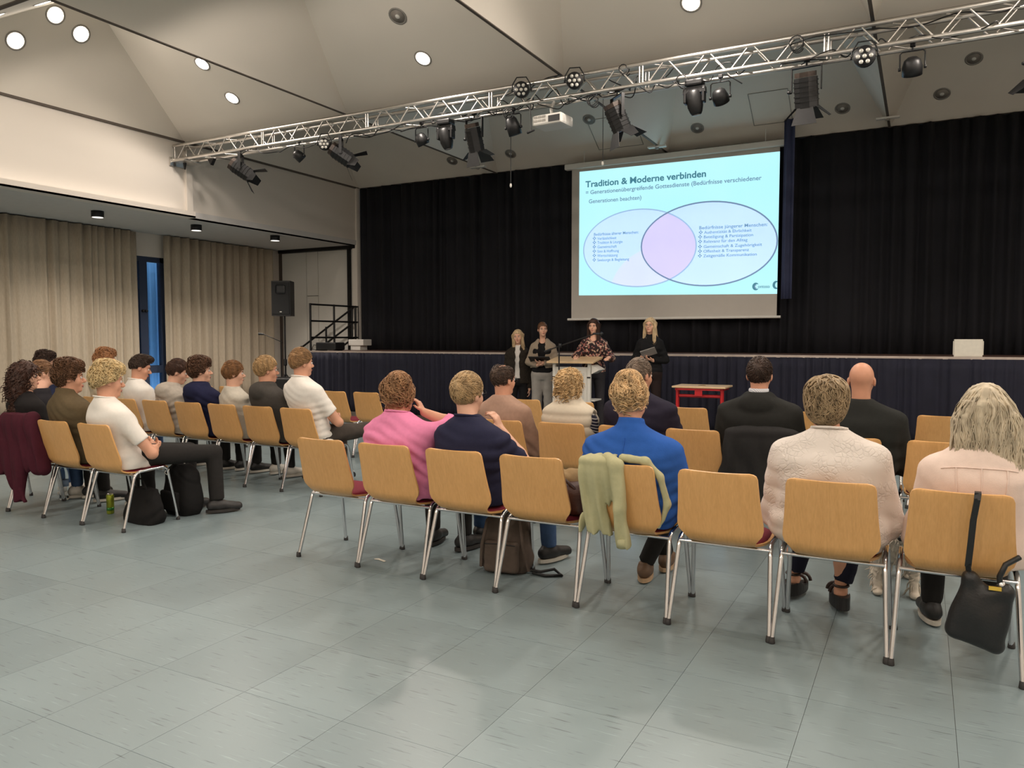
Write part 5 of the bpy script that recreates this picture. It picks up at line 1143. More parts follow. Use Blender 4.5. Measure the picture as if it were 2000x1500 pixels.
    # trousers
    if bt:
        B = SDF(); gb = bt.get('g', .0); cyb = cyf(zb)
        B.loft([(zb - .10 if stand else zb - .055, cxf(zb), cyb + (.0 if stand else .04), hip * .9, .115 * dep), (zb - .02, cxf(zb), cyb + .01, hip + .004, .135 * dep), (zb + .05, cxf(zb), cyb, hip - .002, .128 * dep), (zb + (.13 if not stand else .12), cxf(zb + .1), cyb - .01, waist + .006, .115 * dep)], k=.03)
        for s in (-1, 1):
            h_, kn, an, fd = (np.array(q, float) for q in lg[s]); an2 = an + (kn - an) * (.02 if shs.get('style') != 'wedge' else .10); B.cone(h_, kn, .092 * bt.get('th', 1) + gb, .064 + gb, .03); B.cone(kn, an2, .064 + gb, bt.get('hem', .048), .02, 1)
        B.disp = folds(bt.get('seed', 7), .004, fz=30, fx=20, low=1.0)
        obj(bt.get('name', 'trousers'), B.mesh('trousers', bt.get('res', .0155)), bt['mat'], root)
    if bt.get('skirt'): pass
    if shs:
        for s in (-1, 1): shoe(root, np.array(lg[s][2], float), lg[s][3], shs['mat'], shs['sole'], style=shs.get('style', 'sneaker'), L=shs.get('L', .27))
    return root, dict(P=P, R=R, A=A, SH=SH, cyf=cyf, cxf=cxf, zw=zw, zb=zb, s=s_, zt=zt, hw=hw, Ht=Ht, top=S, body=bo, shirt=so)

# ================================================================== people
def stripes_mat(name, c1, c2, ax, freq, ratio=.3):
    m, nt, b = nodes(name); tc = N(nt, 'ShaderNodeTexCoord'); sp_ = N(nt, 'ShaderNodeVectorMath', operation='DOT_PRODUCT'); sp_.inputs[1].default_value = ax; nt.links.new(tc.outputs['Object'], sp_.inputs[0])
    mu = N(nt, 'ShaderNodeMath', operation='MULTIPLY'); mu.inputs[1].default_value = freq; nt.links.new(sp_.outputs['Value'], mu.inputs[0]); fr = N(nt, 'ShaderNodeMath', operation='FRACT'); nt.links.new(mu.outputs[0], fr.inputs[0]); lt_ = N(nt, 'ShaderNodeMath', operation='LESS_THAN'); lt_.inputs[1].default_value = ratio; nt.links.new(fr.outputs[0], lt_.inputs[0])
    mx = N(nt, 'ShaderNodeMix', data_type='RGBA'); mx.inputs['A'].default_value = c1; mx.inputs['B'].default_value = c2; nt.links.new(lt_.outputs[0], mx.inputs['Factor']); nt.links.new(mx.outputs['Result'], b.inputs['Base Color']); b.inputs['Roughness'].default_value = .9; return m
def lace_mat():
    m, nt, b = nodes('white_lace'); tc = N(nt, 'ShaderNodeTexCoord'); wv = N(nt, 'ShaderNodeTexNoise'); wv.inputs['Scale'].default_value = 14; wv.inputs['Detail'].default_value = 1; nt.links.new(tc.outputs['Object'], wv.inputs['Vector'])
    ad = N(nt, 'ShaderNodeVectorMath', operation='MULTIPLY_ADD'); ad.inputs[1].default_value = (.06, .06, .06); nt.links.new(wv.outputs['Color'], ad.inputs[0]); nt.links.new(tc.outputs['Object'], ad.inputs[2])
    vo = N(nt, 'ShaderNodeTexVoronoi', feature='DISTANCE_TO_EDGE'); vo.inputs['Scale'].default_value = 40; nt.links.new(ad.outputs[0], vo.inputs['Vector'])
    n2 = N(nt, 'ShaderNodeTexNoise'); n2.inputs['Scale'].default_value = 9; nt.links.new(tc.outputs['Object'], n2.inputs['Vector'])
    mr = N(nt, 'ShaderNodeMapRange'); mr.inputs['From Max'].default_value = .14; nt.links.new(vo.outputs['Distance'], mr.inputs[0]); th = N(nt, 'ShaderNodeMapRange'); th.inputs['From Min'].default_value = .42; th.inputs['From Max'].default_value = .55; nt.links.new(n2.outputs[0], th.inputs[0])
    mu = N(nt, 'ShaderNodeMath', operation='MULTIPLY'); nt.links.new(mr.outputs[0], mu.inputs[0]); nt.links.new(th.outputs[0], mu.inputs[1]); bp = N(nt, 'ShaderNodeBump'); bp.inputs['Strength'].default_value = .55; bp.inputs['Distance'].default_value = .004; nt.links.new(mu.outputs[0], bp.inputs['Height']); nt.links.new(bp.outputs[0], b.inputs['Normal'])
    b.inputs['Base Color'].default_value = rgb(226, 216, 208); b.inputs['Roughness'].default_value = .85; return m
def floral_mat():
    m, nt, b = nodes('floral_print'); tc = N(nt, 'ShaderNodeTexCoord'); vo = N(nt, 'ShaderNodeTexVoronoi'); vo.inputs['Scale'].default_value = 45; nt.links.new(tc.outputs['Object'], vo.inputs['Vector']); no = N(nt, 'ShaderNodeTexNoise'); no.inputs['Scale'].default_value = 60; nt.links.new(tc.outputs['Object'], no.inputs['Vector'])
    sp_ = N(nt, 'ShaderNodeSeparateColor'); nt.links.new(vo.outputs['Color'], sp_.inputs[0]); rp = N(nt, 'ShaderNodeValToRGB'); e = rp.color_ramp.elements; e[0].color = rgb(38, 22, 26); e[0].position = .45; e[1].color = rgb(150, 96, 88); e[1].position = .62; q = e.new(.82); q.color = rgb(190, 160, 140); rp.color_ramp.interpolation = 'CONSTANT'
    nt.links.new(sp_.outputs[0], rp.inputs[0]); nt.links.new(rp.outputs[0], b.inputs['Base Color']); b.inputs['Roughness'].default_value = .85; return m
FAIR = ('fair', rgb(224, 176, 152)); WARM = ('warm', rgb(214, 158, 130)); TAN = ('tanned', rgb(206, 150, 122))
BLK = mat('black_shoe', rgb(30, 29, 29), .5, var=.2); SOLEW = mat('pale_sole', rgb(205, 198, 186), .6); SOLED = mat('dark_sole', rgb(48, 44, 42), .7); BRN = mat('brown_shoe', rgb(98, 74, 54), .6, var=.15); WSH = mat('white_shoe', rgb(206, 200, 190), .6)
BLKT = cloth('black_denim', rgb(44, 42, 41)); GREYT = cloth('washed_black_jeans', rgb(70, 63, 58), var=.2, scale=12); NAVYT = cloth('navy_trousers', rgb(36, 36, 50)); JEAN = cloth('blue_jeans', rgb(70, 92, 128), var=.2, scale=14); KHAKI = cloth('khaki_trousers', rgb(120, 108, 86)); LTJ = cloth('pale_grey_jeans', rgb(164, 158, 152), var=.12, scale=10)
WT = cloth('white_cotton', rgb(240, 234, 226), var=.03)
SN = dict(mat=BLK, sole=SOLEW); SD = dict(mat=BLK, sole=SOLED); SW = dict(mat=WSH, sole=SOLEW)
LY1, LY2 = 3.825, 5.50
# ---- left block, back row
person('young person with blond curls, white T-shirt and crossed arms', (-5.415, LY1), -14, Ht=1.262, hw=.235, dep=1.15, hs=1.02, lean=-.28, head=(-8, -4, 0), hoff=(-.01, -.02, 0), skin=WARM, hair=dict(style='messy', col=rgb(212, 186, 138), seed=3, tk=(.020, .018, .026), n=520, lock=.003, shift=.0, var=.35), top=dict(mat=WT, sleeve='short', seed=3, fold=.007, name='t_shirt'), arms={'both': 'cross'}, legs={1: ((.088, .07, .53), (.17, .60, .50), (.19, .61, .10), (.35, 1)), -1: ((-.088, .05, .53), (-.10, .52, .50), (-.10, .50, .10), (-.1, 1))}, bottom=dict(mat=BLKT, seed=2, hem=.058), shoes=dict(mat=mat('black_grey_sneaker', rgb(44, 42, 42), .5, var=.5, scale=22), sole=SOLED))
person('person in an olive brown jacket with brown hair and beard', (-5.92, LY1), -10, Ht=1.275, hw=.235, hs=1.0, lean=-.26, head=(-18, 0, 0), hoff=(0, -.02, 0), skin=WARM, hair=dict(style='messy', col=rgb(96, 66, 44), seed=4, tk=(.015, .014, .018), n=420, line='mid'), top=dict(mat=cloth('olive_corduroy', rgb(98, 84, 62)), g=.02, sleeve='long', seed=4, stand_collar=1, sr=1.12, name='jacket'), arms={'both': 'lap'}, bottom=dict(mat=BLKT, seed=3), shoes=SN)
p_, q_ = person('person with long dark curly hair at the left picture edge', (-6.53, LY1), -12, Ht=1.25, hw=.195, lean=-.24, head=(-22, 0, 0), hs=.93, hoff=(.0, -.02, 0), fem=1, hair=dict(style='longcurly', col=rgb(64, 40, 30), seed=5, L=.42, w=1.15, n=300), top=dict(mat=cloth('black_jersey', rgb(34, 31, 31)), seed=5), arms={'both': 'lap'}, bottom=dict(mat=BLKT, seed=4), shoes=SN)
person('person with tied light brown hair leaning forward behind the dark curls', (-6.91, LY1), -15, Ht=1.235, hw=.185, lean=.46, head=(-10, 8, 0), hs=.92, fem=1, hoff=(-.10, .02, 0), hair=dict(style='tied', col=rgb(126, 92, 64), seed=6, tk=(.008, .008, .010), n=300), top=dict(mat=cloth('dark_knit', rgb(40, 38, 42)), seed=6), arms={'both': ((.20, .28, .70), (.08, .36, .62), (-.4, .8, -.2), (0, 0, -1))}, bottom=dict(mat=JEAN, seed=5), shoes=SW)
# ---- left block, middle row
L2 = -.28
person('tall fair haired person in a white T-shirt with crossed arms', (-5.02, LY2), -8, Ht=1.337, hw=.215, lean=L2, head=(-14, 0, 0), hoff=(0, -.03, 0), skin=WARM, hair=dict(style='crop', col=rgb(150, 116, 80), seed=7, tk=(.014, .012, .022), line='fade', n=420, shift=-.012), top=dict(mat=WT, sleeve='short', seed=7, fold=.005, name='t_shirt'), arms={'both': 'cross'}, legs={1: ((.088, .05, .53), (.20, .50, .55), (.2, .52, .10), (.2, 1))}, bottom=dict(mat=GREYT, seed=6), shoes=SN)
person('person in a charcoal hoodie with glasses and fair hair', (-5.485, LY2), -10, Ht=1.262, hw=.215, lean=L2, head=(-20, 0, 0), hoff=(0, -.03, 0), skin=WARM, glasses=GLM, hair=dict(style='crop', col=rgb(172, 140, 98), seed=8, tk=(.016, .014, .02), line='mid', n=420, mode='side'), top=dict(mat=cloth('charcoal_fleece', rgb(74, 70, 66)), g=.02, hood=1, sr=1.15, seed=8, name='hoodie'), arms={'both': 'lap'}, legs={1: ((.088, .02, .53), (.16, .40, .50), (.10, .58, .10), (.3, 1))}, bottom=dict(mat=KHAKI, seed=8), shoes=dict(mat=WSH, sole=SOLED))
person('short person in a light grey sweatshirt', (-5.97, LY2), -14, Ht=1.21, hw=.185, lean=-.22, head=(-22, 0, 0), hs=.93, hoff=(0, -.03, 0), skin=FAIR, hair=dict(style='crop', col=rgb(130, 92, 58), seed=9, tk=(.017, .015, .02), line='low', n=420), top=dict(mat=cloth('grey_melange', rgb(196, 188, 174)), seed=9, name='sweatshirt'), arms={'both': 'lap'}, bottom=dict(mat=BLKT, seed=9), shoes=SW)
person('person in a navy hoodie with brown hair looking right', (-6.42, LY2), -6, Ht=1.257, hw=.215, lean=L2, head=(-28, 2, 0), hoff=(.0, -.03, 0), skin=FAIR, hair=dict(style='messy', col=rgb(88, 60, 42), seed=10, tk=(.014, .014, .016), line='mid', n=420), top=dict(mat=cloth('navy_fleece', rgb(36, 38, 66)), g=.02, hood=1, sr=1.12, seed=10, name='hoodie'), arms={'both': 'lap'}, bottom=dict(mat=BLKT, seed=10), shoes=SN)
person('person in a pale grey hoodie beside the navy hoodie', (-6.90, LY2), -10, Ht=1.215, hw=.205, lean=-.20, head=(-30, -14, 0), hoff=(.03, .02, 0), skin=FAIR, hair=dict(style='crop', col=rgb(74, 50, 38), seed=11, tk=(.013, .012, .016), line='mid', n=350), top=dict(mat=cloth('pale_grey_fleece', rgb(182, 172, 160)), g=.02, hood=1, sr=1.15, seed=11, name='hoodie'), arms={'both': 'lap'}, bottom=dict(mat=BLKT, seed=11), shoes=SN)
person('person in a white T-shirt with dark faded hair and bowed head', (-7.42, LY2), -12, Ht=1.262, hw=.21, lean=-.22, head=(-24, -16, 0), hoff=(.01, .0, 0), skin=WARM, hair=dict(style='quiff', col=rgb(62, 46, 36), seed=12, tk=(.010, .010, .016), line='fade', shift=.012, n=380), top=dict(mat=WT, sleeve='short', sr=1.15, seed=12, fold=.005, name='t_shirt'), arms={'both': 'lap'}, bottom=dict(mat=BLKT, seed=12), shoes=SN)
person('person with reddish fair hair behind the blond curls', (-8.0, LY2), -10, Ht=1.33, hw=.21, lean=-.2, head=(-10, 0, 0), skin=('rosy', rgb(226, 162, 138)), hair=dict(style='messy', col=rgb(164, 116, 78), seed=13, tk=(.014, .012, .016), line='fade', n=350), top=dict(mat=cloth('cream_knit', rgb(198, 184, 160)), seed=13), arms={'both': 'lap'}, bottom=dict(mat=JEAN, seed=13), shoes=SN)
person('dark haired person with glasses and navy sweater by the curtain', (-9.22, LY2), -20, Ht=1.292, hw=.225, lean=-.1, head=(-16, 0, 0), skin=FAIR, glasses=GLM, hair=dict(style='messy', col=rgb(60, 42, 34), seed=14, tk=(.014, .014, .018), line='mid', n=380), top=dict(mat=cloth('navy_knit', rgb(44, 48, 72)), g=.018, seed=14, name='sweater'), arms={'both': 'lap'}, bottom=dict(mat=BLKT, seed=14), shoes=SN)
# ---- right block, back row
person('person in a pink blouse resting the head on one hand', (-2.86, R1Y), -4, Ht=1.28, hw=.235, dep=1.15, waist=.235, hip=.225, lean=-.16, head=(-10, -6, 14), hs=.98, hoff=(-.035, .0, -.06), fem=1, skin=WARM, hair=dict(style='updo', col=rgb(162, 122, 88), seed=15, bun=(.025, -.05, .135), bunr=(.066, .062, .052), n=480), top=dict(mat=cloth('pink_crinkle', rgb(232, 138, 178), var=.05), sleeve='three', seed=15, fold=.009, g=.016, back=1.05, neck=.05, name='blouse', sr=1.2), arms={1: ((.315, .10, .885), (.078, .06, .965), (-.45, -.2, .85), (-.9, -.4, 0), .45), -1: 'lap'}, bottom=dict(mat=BLKT, th=1.15, seed=15), shoes=SD)
person('short haired person in a navy T-shirt propping the chin on one hand', (-2.34, R1Y), -3, Ht=1.232, hw=.222, lean=-.20, waist=.185, head=(-10, 4, 4), hs=1.0, hoff=(-.03, .0, 0), skin=FAIR, glasses=GLM, hair=dict(style='crop', col=rgb(186, 156, 116), seed=16, tk=(.010, .009, .014), line='mid', n=700), top=dict(mat=cloth('navy_jersey', rgb(42, 43, 66)), sleeve='short', seed=16, g=.016, back=1.15, name='t_shirt', fold=.007), arms={1: ((.27, .13, .66), (.105, .075, .885), (-.25, -.35, 1), (-1, -.2, 0), .45), -1: 'lap'}, legs={1: ((.088, .03, .53), (.25, .38, .58), (.24, .44, .10), (.3, 1)), -1: ((-.088, .03, .53), (-.24, .42, .47), (-.40, .62, .12), (-.2, 1))}, bottom=dict(mat=JEAN, seed=16), shoes=SN)
person('person in a royal blue blouse with messy pinned up blond hair', (-1.345, R1Y), 0, Ht=1.278, hw=.245, dep=1.15, waist=.225, hip=.215, lean=-.18, head=(-4, 0, 2), hs=.95, hoff=(-.02, 0, -.018), fem=1, skin=WARM, hair=dict(style='updo', col=rgb(206, 172, 128), seed=17, bun=(.0, -.04, .138), bunr=(.060, .056, .044), n=620, var=.5), top=dict(mat=cloth('royal_blue', rgb(46, 92, 172), var=.05), sleeve='long', seed=17, g=.016, back=1.0, seams=[[(0, .94), (0, .60)]], stand_collar=1, name='blouse', sr=1.2), arms={'both': 'lap'}, legs={1: ((.088, .02, .53), (.10, .42, .50), (-.07, .36, .10), (-.2, 1)), -1: ((-.088, .02, .53), (-.06, .44, .50), (-.02, .62, .10), (-.1, 1))}, bottom=dict(mat=BLKT, th=1.12, seed=17), shoes=dict(mat=BRN, sole=mat('tan_sole', rgb(180, 150, 118), .6)))
person('person in a white lace blouse with short voluminous grey blond hair', (-.375, R1Y), 0, Ht=1.285, hw=.236, dep=1.2, waist=.222, hip=.235, lean=-.15, head=(4, -2, 0), hs=.97, hoff=(-.02, 0, -.03), fem=1, skin=WARM, hair=dict(style='vol', col=rgb(156, 134, 104), seed=18, tk=(.02, .018, .022), n=620, var=.4, lock=.002), top=dict(mat=lace_mat(), sleeve='three', seed=18, g=.018, back=1.05, name='blouse', sr=1.25, fold=.006, flare=.01), arms={'both': 'lap'}, legs={1: ((.088, .02, .53), (.11, .42, .51), (.03, .36, .115), (-.35, 1)), -1: ((-.088, .02, .53), (-.13, .44, .51), (-.22, .46, .115), (.35, 1))}, bottom=dict(mat=NAVYT, th=1.12, seed=18), shoes=dict(mat=mat('dark_brown_leather', rgb(52, 36, 30), .5), sole=mat('black_wedge', rgb(30, 27, 27), .5), style='wedge', L=.25))
person('person with long grey blond hair in a pale pink jacket', (.225, R1Y - .02), 2, Ht=1.235, hw=.205, dep=1.1, waist=.20, hip=.20, lean=-.15, head=(-2, 0, -3), hs=.95, hoff=(.02, -.02, 0), fem=1, skin=FAIR, hair=dict(style='long', col=rgb(196, 182, 158), seed=19, L=.37, w=1.42, n=520, tk=(.016, .016, .018), wave=.25, var=.3, lock=.002), top=dict(mat=cloth('pale_pink_denim', rgb(236, 214, 202), var=.03), seed=19, g=.02, stand_collar=1, seams=[[(-.17, .905), (0, .90), (.17, .905)], [(-.10, .90), (-.09, .60)], [(.10, .90), (.09, .60)], [(0, .90), (0, .60)]], name='jacket', sr=1.15, fold=.006), arms={'both': 'lap'}, bottom=dict(mat=BLKT, seed=19), shoes=SN)
# ---- right block, middle row
person('balding person in a tan sweater', (-2.93, 5.48), -6, Ht=1.22, hw=.22, lean=-.22, waist=.195, head=(-14, 0, 0), hoff=(0, -.03, 0), skin=WARM, glasses=GLM, hair=dict(style='ring', col=rgb(74, 58, 48), seed=20, tk=(.008, .008, .010), n=420), top=dict(mat=cloth('tan_knit', rgb(170, 138, 120)), g=.018, seed=20, back=1.1, name='sweater'), arms={'both': 'lap'}, bottom=dict(mat=KHAKI, seed=20), shoes=SD)
p_, q_ = person('person with blond curly hair in a cream quilted vest and striped sleeves', (-2.385, 5.52), -2, Ht=1.20, hw=.20, lean=-.20, waist=.18, head=(0, 0, 0), hs=.94, hoff=(.0, -.03, 0), fem=1, skin=FAIR, hair=dict(style='curlybob', col=rgb(200, 168, 122), seed=21, n=300, var=.35), top=dict(mat=stripes_mat('navy_white_stripes', rgb(36, 36, 56), rgb(206, 200, 196), (.5, 0, 1), 42), g=.008, seed=21, name='striped_shirt'), arms={'both': 'lap'}, bottom=dict(mat=NAVYT, seed=21), shoes=SN)
vs_ = SDF(); q = q_; zt = q['zt']
vs_.loft([(.52, q['cxf'](.52), q['cyf'](.52), .215, .16), (.66, 0, q['cyf'](.66), .205, .145), (.80, 0, q['cyf'](.8), .215, .15), (.87, 0, q['cyf'](.87), .205, .14), (.92, 0, q['cyf'](.92), .155, .115), (.96, 0, q['cyf'](.96), .10, .085), (1.0, 0, q['cyf'](1.0), .082, .078)], k=.02)
for s in (-1, 1): vs_.ell((s * .215, q['cyf'](.78), .80), (.055, .08, .10), None, .01, 's')
vs_.disp = lambda x, y, z: -np.abs(np.sin(z * math.pi / .085)) ** .6 * .012
obj('quilted_vest', vs_.mesh('quilted_vest', .011), cloth('cream_quilt', rgb(214, 202, 182), var=.03), p_)
person('broad person in dark navy with short greying hair', (-1.83, 5.54), -2, Ht=1.29, hw=.25, dep=1.2, waist=.225, lean=-.18, head=(-22, -2, 0), hoff=(.0, -.03, 0), skin=TAN, hair=dict(style='crop', col=rgb(126, 110, 96), seed=22, tk=(.005, .005, .007), line='mid', n=500), top=dict(mat=cloth('dark_navy_wool', rgb(40, 36, 50)), g=.024, seed=22, back=1.1, name='jacket', stand_collar=1, sr=1.2), arms={'both': 'lap'}, bottom=dict(mat=BLKT, seed=22), shoes=SD)
p_, q_ = person('dark haired person in a black hooded top with checked shirt collar', (-.985, 5.58), 0, Ht=1.308, hw=.255, dep=1.15, waist=.215, lean=-.18, head=(2, 2, 0), hoff=(.0, -.03, 0), skin=WARM, hair=dict(style='crop', col=rgb(66, 50, 42), seed=23, tk=(.006, .006, .008), line='mid', n=600), top=dict(mat=cloth('black_fleece', rgb(40, 40, 38)), g=.022, hood=1, seed=23, back=1.1, name='hoodie', sr=1.2), arms={'both': 'lap'}, bottom=dict(mat=JEAN, seed=23), shoes=SN)
zc = q_['zt']; obj('shirt_collar', MB().lathe([(.068, -.03), (.066, .012), (.060, .016), (.058, -.03)], 20, Matrix.Translation((0, q_['cyf'](zc) - .002, zc + .01))).mesh('shirt_collar'), stripes_mat('checked_collar', rgb(222, 222, 224), rgb(120, 130, 160), (1, 1, 1), 60, .2), p_)
person('bald person in a black sweater', (-.345, 5.60), 0, Ht=1.275, hw=.25, dep=1.15, waist=.215, lean=-.18, head=(0, 0, 0), hoff=(.0, -.03, 0), skin=TAN, top=dict(mat=cloth('black_knit', rgb(40, 41, 39)), g=.018, seed=24, back=1.1, name='sweater', sr=1.15), arms={'both': 'lap'}, bottom=dict(mat=cloth('dark_jeans', rgb(48, 56, 74)), seed=24), shoes=SD)
# ---- presenters
PG = 'presenters standing by the stage'
PL = mat('pale_lips', rgb(190, 116, 108), .4)
def presenter(label, x, y, rz, Ht, **k): return person(label, (x, y), rz, Ht=Ht, stand=True, group=PG, fem=1, hs=.90, jaw=.92, lips=PL, neckr=.043, body_res=.0080, lean=0.02, **k)
p_, q_ = presenter('blond presenter in a dark fluffy jacket over a white top', -5.73, 10.95, 200, 1.585, hw=.165, waist=.135, hip=.165, head=(-4, -2, 4), hair=dict(style='long', col=rgb(190, 164, 128), seed=31, L=.36, w=.95, n=400, front=1.0, tk=(.009, .009, .011), wave=.2), top=dict(mat=cloth('white_top', rgb(216, 210, 204)), seed=31, g=.004, sleeve='none', name='top', fold=.003), arms={'both': 'down'}, bottom=dict(mat=cloth('black_trousers', rgb(30, 29, 31)), seed=31, hem=.07), shoes=SD, bust=.9)
def open_jacket(root, q, m, name, w0=.035, w1=.075, zlow=None, g=.026, sr=1.15, seed=1, fold=.006, longs=.95, res=.0105, gap=1):
    S = SDF(); Ht, hw = q['Ht'], q['hw']; zb = zlow or q['zb'] - .02; cy = q['cyf']; zt = q['zt']
    S.loft([(zb, 0, cy(zb), .19 + g * .4, .13 + g * .5), (q['zw'], 0, cy(q['zw']), .155 + g, .112 + g), (Ht - .46, 0, cy(Ht - .46), hw * .93 + g, .128 + g), (Ht - .385, 0, cy(Ht - .385), hw * .97 + g, .118 + g), (Ht - .335, 0, cy(Ht - .335), hw * .87 + g, .098 + g), (Ht - .30, 0, cy(Ht - .3), hw * .65 + g, .082 + g), (Ht - .265, 0, cy(Ht - .26), .09 + g * .6, .066 + g * .5), (zt - .012, 0, cy(zt), .074, .066)], k=.02)
    for s in (-1, 1): el, wr = q['A'][s][0], q['A'][s][1]; S.cone(q['SH'][s], el, .058 * sr, .050 * sr, .035); S.cone(el, el + (wr - el) * longs, .050 * sr, .040 * sr, .02, 1)
    S.box((0, cy(Ht - .4) + .17, (zb + zt) / 2 - .12), (w1, .17, (zt - zb) / 2 + .02), .01, None, .012, 's'); S.box((0, cy(zt) + .13, zt - .02), (w0 + .03, .11, .12), .02, None, .02, 's')
    S.disp = folds(seed, fold, low=q['zw'] + .3); return obj(name, S.mesh(name, res), m, root)
open_jacket(p_, q_, cloth('dark_fur', rgb(48, 42, 36), var=.4, scale=60, bump=.9, bscale=120), 'fluffy_jacket', w0=.01, w1=.04, g=.034, sr=1.4, seed=31, fold=.010, zlow=.72)
p_, q_ = presenter('presenter in a beige cardigan and pale jeans holding a black clipboard', -5.29, 10.95, 196, 1.687, hw=.175, waist=.14, hip=.172, head=(20, 2, 0), hair=dict(style='tied', col=rgb(108, 76, 54), seed=32, tk=(.006, .006, .008), n=350), top=dict(mat=cloth('black_top', rgb(28, 27, 29)), seed=32, g=.004, sleeve='none', name='top', fold=.003, scoop=.085), arms={1: ((.215, .03, 1.07), (.05, .20, 1.02), (-.95, .25, .1), (0, -.3, 1), .5), -1: ((-.215, .03, 1.07), (-.03, .22, 1.06), (.9, .3, .1), (0, -.2, 1), .4)}, bottom=dict(mat=LTJ, seed=32, hem=.095, g=.012, name='jeans'), shoes=SW, bust=.9)
open_jacket(p_, q_, cloth('beige_cardigan', rgb(160, 144, 126)), 'cardigan', w0=.02, w1=.055, zlow=.98, g=.020, sr=1.2, seed=33)
cb = thing('clipboard', 'black clipboard held by the presenter in the beige cardigan', 'clipboard', (-5.29 + .055, 10.95 - .23, 1.115), math.radians(196)); ex = rot('X', 22).to_3x3()
MB().box((0, 0, 0), (.165, .11, .006), ex, .003).build('board', M['black'], cb); MB().box((0, .0, .009), (.13, .09, .002), ex).build('sheet', mat('dark_sheet', rgb(46, 46, 50), .6), cb)
p_, q_ = presenter('dark haired presenter in a floral blouse speaking at the lectern', -4.40, 10.88, 196, 1.742, hw=.178, waist=.14, hip=.172, head=(-10, -4, 0), hair=dict(style='long', col=rgb(58, 38, 30), seed=34, L=.40, w=.95, n=380, front=1.0, tk=(.010, .010, .012)), top=dict(mat=floral_mat(), seed=34, g=.012, scoop=.10, name='blouse', sr=1.15), arms={1: ((.27, .06, 1.14), (.25, .27, 1.15), (-.2, .9, -.1), (0, 0, -1), .25), -1: ((-.27, .06, 1.14), (-.25, .27, 1.15), (.2, .9, -.1), (0, 0, -1), .25)}, bottom=dict(mat=cloth('dark_grey_jeans', rgb(56, 54, 58)), seed=34, hem=.06), shoes=SD, bust=1.0)
p_, q_ = presenter('blond presenter with glasses in a black top holding a tablet', -3.54, 10.95, 194, 1.748, hw=.178, waist=.14, hip=.172, head=(-14, 0, 0), glasses=GLG, hair=dict(style='long', col=rgb(198, 174, 138), seed=35, L=.36, w=.98, n=420, front=1.1, tk=(.010, .010, .012), wave=.1), top=dict(mat=cloth('black_long_sleeve', rgb(27, 27, 29)), seed=35, g=.010, name='top'), arms={1: ((.225, .03, 1.12), (.10, .20, 1.17), (-.75, .4, .5), (0, -.3, 1), .5), -1: ((-.225, .02, 1.12), (-.05, .18, 1.12), (.8, .4, .2), (0, -.2, 1), .5)}, bottom=dict(mat=cloth('dark_brown_trousers', rgb(44, 34, 32)), seed=35, hem=.075), shoes=SD, bust=1.0)
MB().tube([V3(0, q_['cyf'](1.4) + .11, 1.36) + V3(x, -abs(x) * .35, abs(x) * 1.6) for x in (-.06, -.03, 0, .03, .06)], .0015, 5).build('necklace', mat('silver_chain', rgb(190, 190, 190), .3, .9), p_)
tb = thing('tablet', 'grey tablet held by the presenter in the black top', 'tablet', (-3.54 + .06, 10.95 - .255, 1.235), math.radians(194)); ex = (rot('Y', 18) @ rot('X', 35)).to_3x3()
MB().box((0, 0, 0), (.11, .085, .006), ex, .004).build('case', mat('tablet_grey', rgb(150, 144, 140), .4), tb); MB().box((0, 0, .007), (.10, .075, .001), ex).build('display', M['black'], tb)

# ================================================================== things in the rows
def cloth_thing(name, label, cat, loc, rz, S, m, res=.009, part='cloth'):
    t = thing(name, label, cat, loc, math.radians(rz)); obj(part, S.mesh(part, res), m, t); return t
def vfold(seed, amp, f=55):
    r = np.random.RandomState(seed); p = r.uniform(0, 6.28, 4)
    return lambda x, y, z: amp * (np.sin(f * x + 3 * np.sin(6 * z + p[0]) + p[1]) + .5 * np.sin(f * 1.9 * x + 8 * z + p[2])) * np.clip((.95 - z) * 2.5, .25, 1)
# burgundy jacket over the chair at the far left
S = SDF(); S.loft([(.13, .05, -.30, .07, .03), (.30, .02, -.30, .10, .035), (.42, .0, -.29, .18, .05), (.60, 0, -.28, .215, .055), (.78, 0, -.285, .215, .055), (.835, 0, -.275, .16, .05)], k=.03); S.cone((.20, -.26, .80), (.26, -.24, .40), .05, .06, .04); S.loft([(.34, -.15, -.28, .07, .04), (.60, -.16, -.28, .09, .05)], k=.04)
S.disp = vfold(1, .009, 48); cloth_thing('jacket', 'dark burgundy jacket hanging over the back of the leftmost chair', 'jacket', (-6.41, 3.825, 0), 0, S, cloth('burgundy_wool', rgb(74, 30, 42)), part='jacket_body')
# dark jacket over the hooded person's chair
S = SDF(); S.loft([(.33, .0, -.27, .19, .04), (.55, 0, -.275, .225, .045), (.76, 0, -.295, .225, .045), (.83, 0, -.285, .19, .045), (.845, 0, -.28, .12, .03)], k=.03); S.cone((-.19, -.30, .78), (-.25, -.27, .45), .045, .05, .03); S.disp = vfold(2, .006, 40)
cloth_thing('jacket', 'dark grey jacket hung over a chair in the middle row', 'jacket', (-.93, 5.61, 0), 0, S, cloth('anthracite_wool', rgb(44, 43, 43)), part='jacket_body')
